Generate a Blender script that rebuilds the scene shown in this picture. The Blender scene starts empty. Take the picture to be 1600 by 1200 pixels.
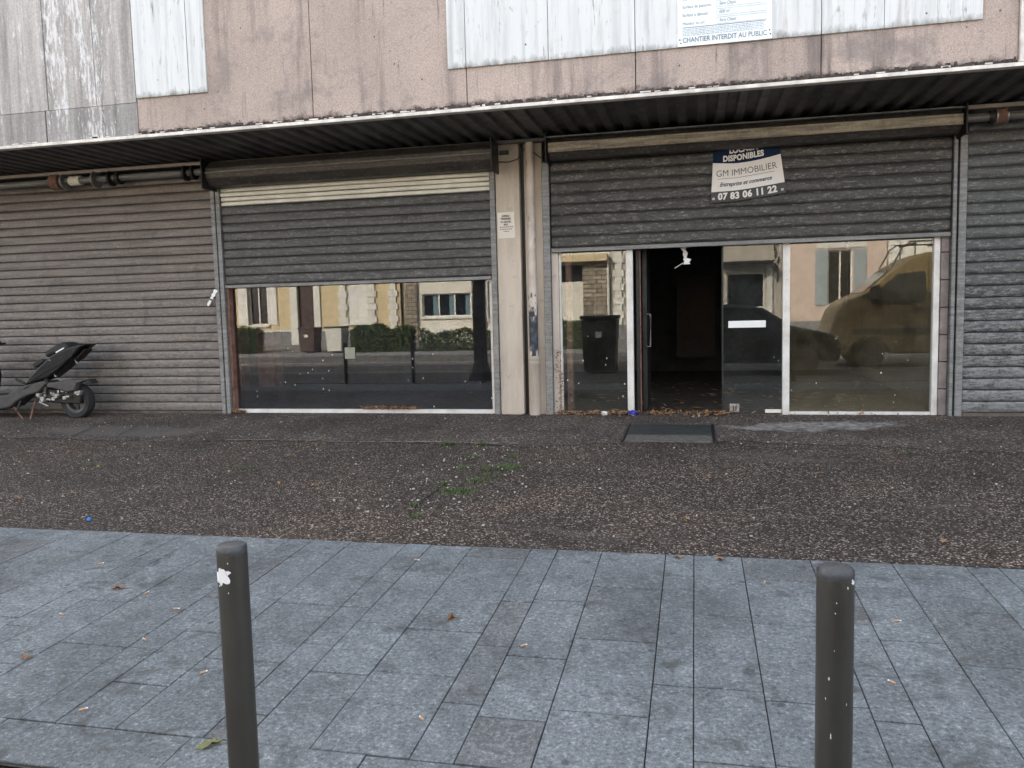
import bpy, bmesh, math, random
from mathutils import Vector, Matrix
R = math.radians
rnd = random.Random(11)
sc = bpy.context.scene
col = sc.collection

# ------------------------------------------------------------------ camera, sky, sun, exposure
ZC = 1.237
cam_d = bpy.data.cameras.new('camera'); cam = bpy.data.objects.new('camera', cam_d); col.objects.link(cam)
cam_d.sensor_width = 36.0; cam_d.lens = 1266.0 / 1600 * 36.0
cam_d.clip_start = 0.05; cam_d.clip_end = 600
yaw, pit, rol = 0.22284, 0.08995, -0.02516
fw = Vector((-math.sin(yaw) * math.cos(pit), math.cos(yaw) * math.cos(pit), -math.sin(pit)))
r0 = Vector((math.cos(yaw), math.sin(yaw), 0)); u0 = r0.cross(fw)
rv = r0 * math.cos(rol) + u0 * math.sin(rol); uv = -r0 * math.sin(rol) + u0 * math.cos(rol)
cam.matrix_world = Matrix(((rv.x, uv.x, -fw.x, 0), (rv.y, uv.y, -fw.y, 0), (rv.z, uv.z, -fw.z, ZC), (0, 0, 0, 1)))
sc.camera = cam

SUN_EL, SUN_AZ = R(30.5), R(30)          # behind the shop, to its left
world = bpy.data.worlds.new('World'); sc.world = world; world.use_nodes = True
wn = world.node_tree
sky = wn.nodes.new('ShaderNodeTexSky'); sky.sky_type = 'NISHITA'; sky.sun_disc = False
sky.sun_elevation = SUN_EL; sky.sun_rotation = -SUN_AZ
sky.air_density = 1.0; sky.dust_density = 3.0; sky.ozone_density = 0.6
bg = wn.nodes['Background']; bg.inputs['Strength'].default_value = 0.15
hs_ = wn.nodes.new('ShaderNodeHueSaturation'); hs_.inputs['Saturation'].default_value = .42   # sky colour desaturated to take blue out of its light
wn.links.new(sky.outputs[0], hs_.inputs['Color']); wn.links.new(hs_.outputs[0], bg.inputs['Color'])
sd = bpy.data.lights.new('sun', 'SUN'); sd.energy = 3.0; sd.angle = R(0.5); sd.color = (1.0, 0.93, 0.82)
sun = bpy.data.objects.new('sun', sd); col.objects.link(sun)
to_sun = Vector((-math.sin(SUN_AZ) * math.cos(SUN_EL), math.cos(SUN_AZ) * math.cos(SUN_EL), math.sin(SUN_EL)))
sun.rotation_euler = to_sun.to_track_quat('Z', 'Y').to_euler(); sun.location = (0, 0, 30)
sc.view_settings.view_transform = 'Standard'; sc.view_settings.look = 'None'
sc.view_settings.exposure = 2.35; sc.view_settings.gamma = 1.0
sc.cycles.max_bounces = 8; sc.cycles.diffuse_bounces = 4; sc.cycles.transparent_max_bounces = 12

# ------------------------------------------------------------------ node helper
class NT:
    def __init__(s, name):
        s.m = bpy.data.materials.new(name); s.m.use_nodes = True
        s.t = s.m.node_tree; s.t.nodes.clear()
        s.out = s.t.nodes.new('ShaderNodeOutputMaterial')
    def n(s, k): return s.t.nodes.new('ShaderNode' + k)
    def l(s, a, b):
        if isinstance(a, (int, float)): b.default_value = a
        elif isinstance(a, (tuple, list)):
            b.default_value = tuple(a) + (1.0,) if len(a) == 3 and b.type == 'RGBA' else a
        else: s.t.links.new(a, b)
    def co(s): 
        if not hasattr(s, '_co'): s._co = s.n('TexCoord').outputs['Object']
        return s._co
    def map(s, scale, loc=(0, 0, 0)):
        m = s.n('Mapping'); s.l(s.co(), m.inputs[0]); m.inputs['Scale'].default_value = scale; m.inputs['Location'].default_value = loc
        return m.outputs[0]
    def xyz(s):
        m = s.n('SeparateXYZ'); s.l(s.co(), m.inputs[0]); return m.outputs
    def noise(s, scale, detail=4, vec=None, rough=.55, dist=0):
        m = s.n('TexNoise'); s.l(vec or s.co(), m.inputs['Vector']); m.inputs['Scale'].default_value = scale
        m.inputs['Detail'].default_value = detail; m.inputs['Roughness'].default_value = rough; m.inputs['Distortion'].default_value = dist
        return m.outputs['Fac']
    def voro(s, scale, vec=None, feat='F1', rnd_=1):
        m = s.n('TexVoronoi'); m.feature = feat; s.l(vec or s.co(), m.inputs['Vector']); m.inputs['Scale'].default_value = scale
        m.inputs['Randomness'].default_value = rnd_
        return m
    def ramp(s, f, stops, interp='LINEAR'):
        m = s.n('ValToRGB'); m.color_ramp.interpolation = interp; s.l(f, m.inputs[0])
        e = m.color_ramp.elements
        while len(e) < len(stops): e.new(.5)
        for i, (p, c) in enumerate(stops):
            e[i].position = p
            if isinstance(c, (int, float)): c = (c, c, c)
            e[i].color = tuple(c) + (1,)
        return m.outputs[0]
    def mix(s, f, a, b, mode='MIX'):
        m = s.n('MixRGB'); m.blend_type = mode; s.l(f, m.inputs[0]); s.l(a, m.inputs[1]); s.l(b, m.inputs[2]); return m.outputs[0]
    def math(s, op, a, b=0.0, clamp=False):
        m = s.n('Math'); m.operation = op; m.use_clamp = clamp; s.l(a, m.inputs[0]); s.l(b, m.inputs[1]); return m.outputs[0]
    def band(s, v, a, b):                  # 0 at a, 1 at b
        m = s.n('MapRange'); s.l(v, m.inputs[0]); m.inputs[1].default_value = a; m.inputs[2].default_value = b; return m.outputs[0]
    def bump(s, h, strength=.5, dist=.01):
        m = s.n('Bump'); s.l(h, m.inputs['Height']); m.inputs['Strength'].default_value = strength; m.inputs['Distance'].default_value = dist; return m.outputs[0]
    def attr(s, name):
        m = s.n('Attribute'); m.attribute_name = name; return m.outputs
    def pbr(s, colr, rough=.8, metal=0.0, normal=None, spec=.5, coat=0):
        p = s.n('BsdfPrincipled'); s.l(colr, p.inputs['Base Color']); s.l(rough, p.inputs['Roughness']); s.l(metal, p.inputs['Metallic'])
        p.inputs['Specular IOR Level'].default_value = spec; p.inputs['Coat Weight'].default_value = coat
        if normal is not None: s.l(normal, p.inputs['Normal'])
        return p.outputs[0]
    def done(s, sh): s.l(sh, s.out.inputs[0]); return s.m

def simple(name, c, rough=.6, metal=0.0, var=.25, scale=6, spec=.5, coat=0, bump=0):
    t = NT(name)
    f = t.noise(scale, 5)
    cc = t.ramp(f, [(.3, tuple(x * (1 - var) for x in c)), (.7, tuple(min(1, x * (1 + var)) for x in c))])
    nrm = t.bump(t.noise(scale * 8, 3), bump, .004) if bump else None
    rr = t.ramp(t.noise(scale * 2.3, 3), [(.3, max(.02, rough - .08)), (.7, min(1, rough + .08))])
    return t.done(t.pbr(cc, rr, metal, nrm, spec, coat))

M = {}
def mk_slab():
    t = NT('granite_slab')
    tint = t.attr('tint')['Fac']
    sp = t.ramp(t.noise(58, 5, rough=.85), [(.34, (.044, .05, .052)), (.46, (.158, .172, .177)), (.55, (.188, .203, .207)), (.66, (.42, .435, .435))])
    lg = t.mix(1, t.ramp(t.noise(1.4, 6, rough=.65), [(.3, .66), (.58, 1.1)]), t.ramp(t.noise(11, 6, rough=.7), [(.35, .8), (.65, 1.14)]), 'MULTIPLY')
    c = t.mix(1, sp, lg, 'MULTIPLY')
    c = t.mix(1, c, t.ramp(tint, [(0, (.84, .79, .765)), (.08, (.88, .84, .82)), (.16, (.95, .95, .95)), (.6, (1, 1, 1)), (1, (1.05, 1.06, 1.06))]), 'MULTIPLY')
    st = t.ramp(t.noise(5.5, 6, rough=.65, dist=.8), [(.55, 0), (.68, .68)])
    c = t.mix(st, c, (.06, .06, .055))
    spot = t.voro(3.6, t.map((1, 1, .02))).outputs['Distance']
    c = t.mix(t.ramp(t.math('ADD', spot, t.math('MULTIPLY', t.noise(22, 4), .05)), [(.07, .65), (.1, 0)]), c, (.05, .052, .055))
    return t.done(t.pbr(c, .72, 0, t.bump(t.noise(120, 4, rough=.7), .45, .004), .35))
def mk_gravel():
    t = NT('washed_pebble_concrete')
    v = t.voro(88); cr = t.n('SeparateColor'); t.l(v.outputs['Color'], cr.inputs[0]); rr = cr.outputs[0]
    peb = t.ramp(rr, [(0, (.024, .018, .0145)), (.35, (.054, .041, .033)), (.62, (.1, .077, .06)), (.82, (.19, .152, .122)), (.93, (.4, .35, .305)), (1, (.6, .56, .51))])
    edge = t.ramp(v.outputs['Distance'], [(.28, 1), (.65, .4)])
    c = t.mix(1, peb, edge, 'MULTIPLY')
    big = t.ramp(t.noise(.7, 6, rough=.6, dist=.4), [(.3, (.66, .62, .6)), (.5, (1, .94, .88)), (.7, (1.4, 1.22, 1.06))])
    c = t.mix(1, c, big, 'MULTIPLY')
    c = t.mix(t.ramp(t.noise(.9, 7, t.map((.5, 1.4, 1), (4, 2, 0)), .7, .6), [(.55, 0), (.68, .55)]), c, (.15, .125, .1))
    mud = t.ramp(t.noise(4, 6, rough=.7), [(.5, 0), (.75, .6)])
    c = t.mix(mud, c, (.045, .035, .027))
    return t.done(t.pbr(c, .78, 0, t.bump(t.math('MULTIPLY', v.outputs['Distance'], -1), .7, .012), .4))
def mk_asph(name, base, patch=False):
    t = NT(name)
    v = t.voro(80); cr = t.n('SeparateColor'); t.l(v.outputs['Color'], cr.inputs[0])
    c = t.ramp(cr.outputs[0], [(0, tuple(x * .45 for x in base)), (.6, base), (.85, tuple(x * 1.7 for x in base)), (.93, tuple(x * 2.6 for x in base)), (1, tuple(x * 5 for x in base))])
    c = t.mix(1, c, t.ramp(t.noise(1.1, 6, rough=.65), [(.3, .65), (.7, 1.35)]), 'MULTIPLY')
    if patch:
        o = t.xyz()
        X = o[0]; Y = o[1]
        # worn pale screed right of the hatch
        dx = t.math('MULTIPLY', t.math('SUBTRACT', X, 1.15), .95); dy = t.math('MULTIPLY', t.math('ADD', t.math('SUBTRACT', Y, 8.62), t.math('MULTIPLY', X, -.14)), 3.3)
        d = t.math('ADD', t.math('POWER', dx, 2), t.math('POWER', dy, 2))
        d = t.math('ADD', d, t.math('MULTIPLY', t.math('SUBTRACT', t.noise(3.2, 6, rough=.75), .5), 3.2))
        m = t.ramp(d, [(.4, .85), (.8, 0)])
        d2 = t.math('ADD', t.math('POWER', t.math('MULTIPLY', t.math('ADD', X, 6.5), .8), 2), t.math('POWER', t.math('MULTIPLY', t.math('SUBTRACT', Y, 8.2), 2.6), 2))
        d2 = t.math('ADD', d2, t.math('MULTIPLY', t.math('SUBTRACT', t.noise(1.6, 5, rough=.6), .5), 1.6))
        c = t.mix(t.ramp(d2, [(.45, .7), (.9, 0)]), c, (.14, .125, .112))
        c = t.mix(m, c, t.ramp(t.noise(14, 4), [(.35, (.16, .15, .135)), (.65, (.42, .39, .36))]))
    return t.done(t.pbr(c, .85, 0, t.bump(v.outputs['Distance'], .4, .006), .15))
def mk_pink():
    t = NT('pink_pebbledash_panel')
    c = t.ramp(t.noise(78, 3, rough=.85), [(.32, (.26, .2, .17)), (.45, (.45, .36, .31)), (.56, (.48, .39, .34)), (.7, (.64, .535, .475))])
    c = t.mix(1, c, t.ramp(t.noise(.9, 5), [(.3, .84), (.7, 1.1)]), 'MULTIPLY')
    dr = t.noise(1, 6, t.map((4.2, 4.2, .35)), .62, .3)
    c = t.mix(t.ramp(dr, [(.52, 0), (.66, .68)]), c, (.14, .12, .112))
    c = t.mix(t.ramp(t.noise(1.7, 7, None, .72, .4), [(.52, 0), (.64, .6)]), c, (.21, .185, .175))
    c = t.mix(t.ramp(t.noise(1, 6, t.map((24, 24, 1.5)), .7), [(.6, 0), (.71, .65)]), c, (.13, .108, .1))
    z = t.xyz()[2]
    grime = t.math('ADD', t.math('MULTIPLY', t.noise(9, 6, rough=.7), 1.0), t.band(z, 3.46, 3.2))
    c = t.mix(t.ramp(grime, [(1.1, 0), (1.28, .9)]) if False else t.ramp(t.math('MULTIPLY', grime, .5), [(.56, 0), (.68, .9)]), c, (.05, .04, .035))
    pk = t.voro(5.5).outputs['Distance']
    c = t.mix(t.ramp(pk, [(.035, .85), (.06, 0)]), c, (.06, .05, .045))
    return t.done(t.pbr(c, .9, 0, t.bump(t.noise(130, 3, rough=.8), .5, .006), .3))
def mk_board(name, base, rust=.5):
    t = NT(name)
    st = t.noise(1, 7, t.map((11, 11, .55)), .68, .2)
    c = t.ramp(st, [(.3, tuple(x * .72 for x in base)), (.52, base), (.75, tuple(min(.8, x * 1.06) for x in base))])
    c = t.mix(t.ramp(t.noise(1, 6, t.map((7, 7, .7), (3, 1, 2)), .7, .3), [(.57, 0), (.74, .7)]), c, (.34, .29, .25))
    c = t.mix(t.ramp(t.noise(1, 8, t.map((5, 5, 3), (1, 4, 2)), .78, .5), [(.62, 0), (.7, .6)]), c, (.22, .2, .18))
    f = t.noise(1, 8, t.map((26, 26, 2.6)), .72, .15)
    c = t.mix(t.ramp(f, [(.6, 0), (.68, .85)]), c, (.13, .12, .11))
    c = t.mix(t.ramp(t.noise(2.6, 6, rough=.7), [(.6, 0), (.78, rust * .7)]), c, (.42, .3, .2))
    z = t.xyz()[2]
    g = t.math('MULTIPLY', t.math('ADD', t.noise(14, 6, t.map((1, 1, .45)), .7), t.band(z, 3.78, 3.56)), .5)
    c = t.mix(t.ramp(g, [(.5, 0), (.68, .85)]), c, (.16, .15, .125))
    pk = t.voro(4.3).outputs['Distance']
    c = t.mix(t.ramp(pk, [(.03, .9), (.05, 0)]), c, (.09, .06, .045))
    return t.done(t.pbr(c, .55, 0, t.bump(f, .15, .004), .4))
def mk_greyboard(name, base):
    t = NT(name)
    st = t.noise(1, 8, t.map((9, 9, .5)), .7, .3)
    c = t.ramp(st, [(.3, tuple(x * .55 for x in base)), (.52, base), (.7, tuple(min(.8, x * 1.35) for x in base))])
    fl = t.noise(1, 9, t.map((34, 34, 7)), .8)
    lo = t.noise(1, 3, t.map((2.6, 2.6, .3)))
    c = t.mix(t.ramp(t.noise(1, 7, t.map((6, 6, .4), (2, 7, 1)), .7, .4), [(.52, 0), (.7, .75)]), c, tuple(x * .42 for x in base))
    c = t.mix(1, c, t.ramp(t.noise(40, 4, rough=.8), [(.3, .8), (.7, 1.2)]), 'MULTIPLY')
    m = t.ramp(t.math('MULTIPLY', t.math('ADD', fl, lo), .5), [(.495, 0), (.535, .9)])
    c = t.mix(m, c, (.72, .71, .7))
    return t.done(t.pbr(c, .8, 0, t.bump(fl, .3, .004), .3))
def mk_shutter(name, dark, light, scuff, warm=0):
    t = NT(name)
    a = t.noise(1, 7, t.map((1.4, 1, 26)), .72)
    b = t.noise(1, 8, t.map((14, 6, 55)), .8)
    z = t.xyz()[2]
    c = t.ramp(a, [(.3, dark), (.68, light)])
    low = t.band(z, 1.9, .1)
    s1 = t.math('ADD', t.math('MULTIPLY', b, .9), t.math('MULTIPLY', low, .11))
    c = t.mix(t.ramp(s1, [(.48, 0), (.57, scuff)]), c, (.46, .455, .44))
    c = t.mix(t.ramp(t.noise(1, 8, t.map((38, 6, 120), (3, 3, 3)), .85), [(.57, 0), (.67, scuff)]), c, (.5, .48, .44))
    c = t.mix(t.ramp(t.noise(1, 6, t.map((5, 1, 2.2)), .7), [(.55, 0), (.75, .6)]), c, tuple(x * .6 for x in dark))
    c = t.mix(t.ramp(t.noise(3.3, 5, rough=.7), [(.66, 0), (.8, .3)]), c, (.16, .075, .04))
    g = t.ramp(t.noise(60, 3, rough=.8), [(.3, .75), (.7, 1.2)])
    c = t.mix(1, c, g, 'MULTIPLY')
    return t.done(t.pbr(c, t.ramp(b, [(.35, .42), (.7, .68)]), .35, t.bump(b, .2, .003), .5))
def mk_cream(name, base):
    t = NT(name)
    c = t.ramp(t.noise(1, 7, t.map((5, 5, .9)), .68), [(.3, tuple(x * .66 for x in base)), (.6, base), (.8, tuple(min(1, x * 1.1) for x in base))])
    c = t.mix(t.ramp(t.noise(8, 7, rough=.75), [(.6, 0), (.74, .6)]), c, (.13, .105, .085))
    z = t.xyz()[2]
    c = t.mix(t.math('MULTIPLY', t.band(z, 2.7, 3.2), .6), c, (.16, .13, .115))   # darker towards the top
    return t.done(t.pbr(c, .7, 0, t.bump(t.noise(40, 4), .15, .004), .3))
def mk_pipe():
    t = NT('peeling_pipe_paint')
    base = t.ramp(t.noise(5, 5), [(.3, (.45, .38, .32)), (.7, (.66, .58, .5))])
    z = t.xyz()[2]
    mid = t.math('MULTIPLY', t.band(z, .6, .8), t.band(z, 1.5, 1.2))
    m = t.math('ADD', t.math('MULTIPLY', t.noise(9, 7, t.map((1.3, 1.3, .5)), .75), 1), t.math('MULTIPLY', mid, .24))
    c = t.mix(t.ramp(m, [(.6, 0), (.63, 1)]), base, t.ramp(t.noise(16, 3), [(.4, (.035, .035, .04)), (.6, (.075, .09, .12))]))
    c = t.mix(t.ramp(t.noise(11, 6, t.map((1, 1, .6), (5, 2, 1)), .7), [(.66, 0), (.7, .9)]), c, (.16, .07, .035))
    return t.done(t.pbr(c, .65, 0, t.bump(m, .3, .004), .4))
def mk_frame():
    t = NT('white_frame_paint')
    c = t.ramp(t.noise(4, 6, rough=.65), [(.3, (.55, .52, .47)), (.6, (.76, .74, .7))])
    c = t.mix(t.ramp(t.noise(16, 7, t.map((1, 1, .5)), .75), [(.63, 0), (.7, .9)]), c, (.11, .065, .04))
    return t.done(t.pbr(c, .45, 0, None, .5))
def mk_glass(name, dust=.05, dustcol=(.3, .27, .2), specks=1.0, refl=1.9):
    t = NT(name)
    tr = t.n('BsdfTransparent'); tr.inputs[0].default_value = (.86, .9, .88, 1)
    gl = t.n('BsdfGlossy'); gl.inputs['Roughness'].default_value = 0.0; gl.inputs[0].default_value = (1, .99, .96, 1)
    wob = t.n('Bump'); t.l(t.noise(1.3, 1), wob.inputs['Height']); wob.inputs['Strength'].default_value = .004; wob.inputs['Distance'].default_value = .02
    t.l(wob.outputs[0], gl.inputs['Normal'])
    fr = t.n('Fresnel'); fr.inputs[0].default_value = refl
    geo = t.n('NewGeometry')
    f = t.math('MULTIPLY', fr.outputs[0], t.math('SUBTRACT', 1.0, geo.outputs['Backfacing']))
    mx = t.n('MixShader'); t.l(f, mx.inputs[0]); t.l(tr.outputs[0], mx.inputs[1]); t.l(gl.outputs[0], mx.inputs[2])
    df = t.n('BsdfDiffuse')
    z = t.xyz()[2]
    sm = t.math('MULTIPLY', t.ramp(t.noise(2.2, 7, rough=.7, dist=.8), [(.35, .25), (.75, 1.6)]), dust)
    sm = t.math('ADD', sm, t.math('MULTIPLY', t.band(z, .45, .02), dust * 1.2))
    splash = t.math('MULTIPLY', t.ramp(t.noise(21, 9, rough=.85, dist=1.2), [(.56, 0), (.62, 1)]), t.math('MULTIPLY', t.band(z, .48, .2), t.ramp(t.noise(2.4, 3), [(.45, 0), (.55, 1)])))
    sm = t.math('ADD', sm, t.math('MULTIPLY', splash, dust * 4))
    v = t.voro(15, t.map((1, 1, .75))); cr = t.n('SeparateColor'); t.l(v.outputs['Color'], cr.inputs[0])
    pick = t.math('MULTIPLY', t.math('GREATER_THAN', cr.outputs[0], .66), t.ramp(t.noise(1.1, 3), [(.42, 0), (.5, 1)]))
    spk = t.math('MULTIPLY', t.math('MULTIPLY', pick, t.math('LESS_THAN', t.math('ADD', v.outputs['Distance'], t.math('MULTIPLY', t.noise(60, 2), .16)), .2)), t.math('MULTIPLY', t.band(z, 1.1, .7), specks))
    t.l(t.mix(spk, dustcol, (.62, .6, .55)), df.inputs[0])
    fac = t.math('MAXIMUM', sm, t.math('MULTIPLY', spk, .8), True)
    m2 = t.n('MixShader'); t.l(fac, m2.inputs[0]); t.l(mx.outputs[0], m2.inputs[1]); t.l(df.outputs[0], m2.inputs[2])
    return t.done(m2.outputs[0])
def mk_stone():
    t = NT('rough_stone_blocks')
    b = t.n('TexBrick'); t.l(t.map((1, 1, 1)), b.inputs[0])
    mp = t.n('CombineXYZ'); o = t.xyz(); t.l(o[0], mp.inputs[0]); t.l(o[2], mp.inputs[1]); t.l(mp.outputs[0], b.inputs[0])
    b.inputs['Scale'].default_value = 1; b.inputs['Brick Width'].default_value = .42; b.inputs['Row Height'].default_value = .19
    b.inputs['Mortar Size'].default_value = .018; b.inputs['Color1'].default_value = (.42, .36, .27, 1); b.inputs['Color2'].default_value = (.26, .22, .17, 1); b.inputs['Mortar'].default_value = (.1, .09, .075, 1)
    c = t.mix(1, b.outputs[0], t.ramp(t.noise(9, 5), [(.3, .6), (.7, 1.25)]), 'MULTIPLY')
    return t.done(t.pbr(c, .9, 0, t.bump(t.math('ADD', t.math('MULTIPLY', b.outputs['Fac'], -1), t.noise(12, 5)), 1, .05)))
def mk_leaf(name, a, b):
    t = NT(name)
    g = t.n('ObjectInfo')
    c = t.ramp(t.attr('tint')['Fac'], [(0, a), (1, b)])
    return t.done(t.pbr(c, .65, 0, None, .3))
M['slab'] = mk_slab(); M['gravel'] = mk_gravel()
M['apron'] = mk_asph('dark_asphalt_strip', (.088, .072, .062), True)
M['road'] = mk_asph('road_asphalt', (.12, .115, .108))
M['joint'] = simple('joint_dirt', (.022, .022, .017), .95)
M['kerb'] = simple('kerb_stone', (.2, .21, .22), .8, scale=30, var=.4, bump=.3)
M['farpave'] = simple('pale_pavement', (.2, .19, .175), .9, scale=5, bump=.2)
M['soil'] = simple('brown_verge', (.12, .092, .068), .95, scale=25, var=.6, bump=.6)
M['pink'] = mk_pink()
M['white_board'] = mk_board('white_painted_board', (.69, .7, .69), .6)
M['grey_board'] = mk_greyboard('flaking_grey_board', (.44, .41, .385))
M['grey_band'] = mk_greyboard('grey_render_band', (.33, .31, .295))
M['lip'] = simple('weathered_metal_edge', (.68, .63, .57), .6, 0, .3, 7)
M['soffit'] = simple('dark_corrugated_metal', (.09, .085, .083), .55, .3, .35, 3)
M['sh1'] = mk_shutter('dusty_brown_grey_shutter', (.09, .075, .067), (.2, .172, .153), .25)
M['sh2'] = mk_shutter('dark_grey_shutter', (.034, .033, .033), (.1, .098, .097), .34)
M['sh3'] = mk_shutter('black_grey_shutter', (.019, .018, .0165), (.07, .067, .061), .45)
M['sh4'] = mk_shutter('steel_grey_shutter', (.036, .038, .036), (.105, .109, .107), .42)
M['clean'] = simple('pale_clean_slats', (.74, .71, .61), .5, .0, .12)
M['hood'] = mk_shutter('sooty_shutter_hood', (.03, .027, .025), (.1, .09, .082), .3)
M['ochre_hood'] = mk_shutter('ochre_worn_hood', (.06, .052, .04), (.44, .39, .3), .6)
M['rail'] = mk_shutter('guide_rail_steel', (.09, .09, .088), (.26, .26, .255), .3)
M['darkmetal'] = simple('dark_metal', (.03, .03, .03), .5, .5)
M['pillar'] = mk_cream('cream_pillar_paint', (.58, .5, .41))
M['pillar2'] = mk_cream('cream_jamb_paint', (.56, .49, .425))
M['pipe'] = mk_pipe(); M['frame'] = mk_frame()
M['glassL'] = mk_glass('window_glass', .045, (.2, .22, .27), 1)
M['glassS'] = mk_glass('side_window_glass', .05, (.24, .24, .19), 1.3)
M['glassD'] = mk_glass('door_glass', .07, (.22, .23, .21), .5, 1.75)
M['glassR'] = mk_glass('dusty_window_glass', .13, (.28, .23, .14), 1, 1.95)
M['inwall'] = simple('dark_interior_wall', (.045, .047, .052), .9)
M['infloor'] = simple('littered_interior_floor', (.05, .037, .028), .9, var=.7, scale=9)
M['redbrown'] = simple('red_brown_paint', (.012, .004, .0035), .7)
M['redcol'] = simple('brick_red_column_paint', (.3, .1, .07), .7)
M['bar'] = simple('dirty_bottom_bar', (.12, .095, .08), .8, .2, .5, 6)
M['rust'] = simple('rusty_steel', (.2, .105, .078), .85, .1, .45, 14)
M['block'] = simple('bare_concrete_block', (.24, .205, .19), .95, scale=8, var=.3, bump=.4)
def mk_bollard():
    t = NT('bollard_brown_grey_paint')
    c = t.ramp(t.noise(3.5, 6, t.map((1, 1, .5)), .65), [(.3, (.05, .046, .039)), (.7, (.078, .073, .062))])
    sc_ = t.noise(1, 8, t.map((60, 60, 22)), .8)
    c = t.mix(t.ramp(sc_, [(.66, 0), (.74, .5)]), c, (.22, .2, .17))
    c = t.mix(t.ramp(t.noise(1, 6, t.map((30, 30, 4), (2, 2, 2)), .7), [(.6, 0), (.75, .5)]), c, (.03, .027, .022))
    return t.done(t.pbr(c, t.ramp(sc_, [(.4, .32), (.7, .55)]), .3, t.bump(sc_, .12, .002)))
M['bollard'] = mk_bollard()
M['chip'] = simple('white_primer', (.8, .8, .78), .7, 0, .06)
M['captop'] = simple('bollard_cap_paint', (.075, .078, .08), .45, .3, .2, 20)
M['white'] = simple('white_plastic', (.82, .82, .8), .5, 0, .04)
M['paper'] = simple('aged_paper', (.72, .66, .57), .8, 0, .06)
M['sheet'] = simple('white_sign_sheet', (.8, .86, .87), .45, 0, .03)
M['ban_white'] = simple('banner_white_vinyl', (.76, .72, .67), .5, 0, .03)
M['ban_blue'] = simple('banner_navy_vinyl', (.004, .017, .05), .7, 0, .1, spec=.2)
M['ban_grey'] = simple('banner_grey_vinyl', (.075, .078, .078), .7, 0, .1, spec=.2)
M['ink'] = simple('dark_ink', (.03, .03, .04), .6)
M['inkgrey'] = simple('grey_ink', (.2, .23, .27), .6)
M['inkpale'] = simple('pale_grey_ink', (.42, .46, .5), .6)
M['inkblue'] = simple('navy_ink', (.015, .03, .09), .6)
M['cladding'] = simple('blue_grey_cladding', (.1, .11, .14), .5)
M['hatch'] = simple('black_green_plate', (.045, .05, .046), .65, .2, .3, 9)
M['concrete'] = simple('worn_concrete', (.11, .097, .086), .9, scale=22, var=.5, bump=.4)
M['black'] = simple('black_gloss_plastic', (.007, .007, .008), .2, 0, .1, spec=.35)
M['blackmat'] = simple('black_matt_plastic', (.022, .022, .023), .7)
M['greyplas'] = simple('grey_scratched_plastic', (.055, .052, .051), .55, 0, .3, 9)
M['rubber'] = simple('tyre_rubber', (.02, .02, .02), .85)
M['alu'] = simple('oily_aluminium', (.4, .38, .36), .4, .8, .5, 30)
M['darkgreen'] = simple('dark_bin_plastic', (.014, .018, .016), .55)
M['brownbin'] = simple('brown_bin_plastic', (.075, .045, .035), .6)
M['greybin'] = simple('grey_bin_plastic', (.055, .06, .062), .6)
M['ochre'] = simple('ochre_van_paint', (.19, .14, .058), .45, 0, .06, coat=.15)
M['carblack'] = simple('black_car_paint', (.012, .012, .013), .25, .2, .05, coat=.8)
M['carglass'] = simple('tinted_car_glass', (.02, .025, .025), .05, 0, .1)
M['lamp'] = simple('lamp_lens', (.6, .6, .58), .15, 0, .1)
M['h_cream'] = simple('cream_render', (.6, .49, .3), .9, 0, .08, 2)
M['h_white'] = simple('white_render', (.72, .69, .6), .9, 0, .08, 2)
M['h_pink'] = simple('pink_render', (.6, .48, .4), .9, 0, .08, 2)
M['h_beige'] = simple('beige_render', (.5, .46, .38), .9, 0, .1, 2)
M['h_grey'] = simple('grey_plinth_render', (.2, .2, .2), .9, 0, .12, 3)
M['h_trim'] = simple('pale_dressed_stone', (.7, .69, .63), .85, 0, .08, 6)
M['h_wood'] = simple('white_joinery', (.74, .73, .68), .6, 0, .05)
M['h_blue'] = simple('blue_grey_shutter_paint', (.3, .35, .36), .6, 0, .08)
M['h_door'] = simple('dark_brown_door', (.05, .025, .018), .5)
M['h_glass'] = simple('dark_house_pane', (.012, .014, .016), .08)
M['curtain'] = simple('blue_grey_curtain', (.12, .2, .22), .9)
M['tile'] = simple('clay_roof_tile', (.3, .13, .08), .9, 0, .35, 8)
M['stone'] = mk_stone()
M['hedge'] = mk_leaf('hedge_leaf', (.025, .045, .014), (.12, .155, .05))
M['crown'] = mk_leaf('tree_leaf', (.03, .055, .015), (.1, .13, .04))
M['grass'] = mk_leaf('weed_blade', (.045, .075, .02), (.12, .17, .06))
M['dryleaf'] = mk_leaf('dry_leaf', (.13, .06, .03), (.42, .26, .14))
M['yleaf'] = simple('fading_leaf', (.2, .2, .07), .7)
M['bleaf'] = simple('brown_curled_leaf', (.3, .15, .07), .7)
M['bark'] = simple('dark_bark', (.05, .042, .034), .95, 0, .4, 14, bump=.6)
M['bluewrap'] = simple('blue_wrapper_foil', (.02, .035, .3), .35)
M['paint_line'] = simple('worn_road_line', (.5, .5, .48), .8, 0, .2, 10)
M['butt'] = simple('cigarette_paper', (.62, .36, .2), .8, 0, .2, 40)

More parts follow.
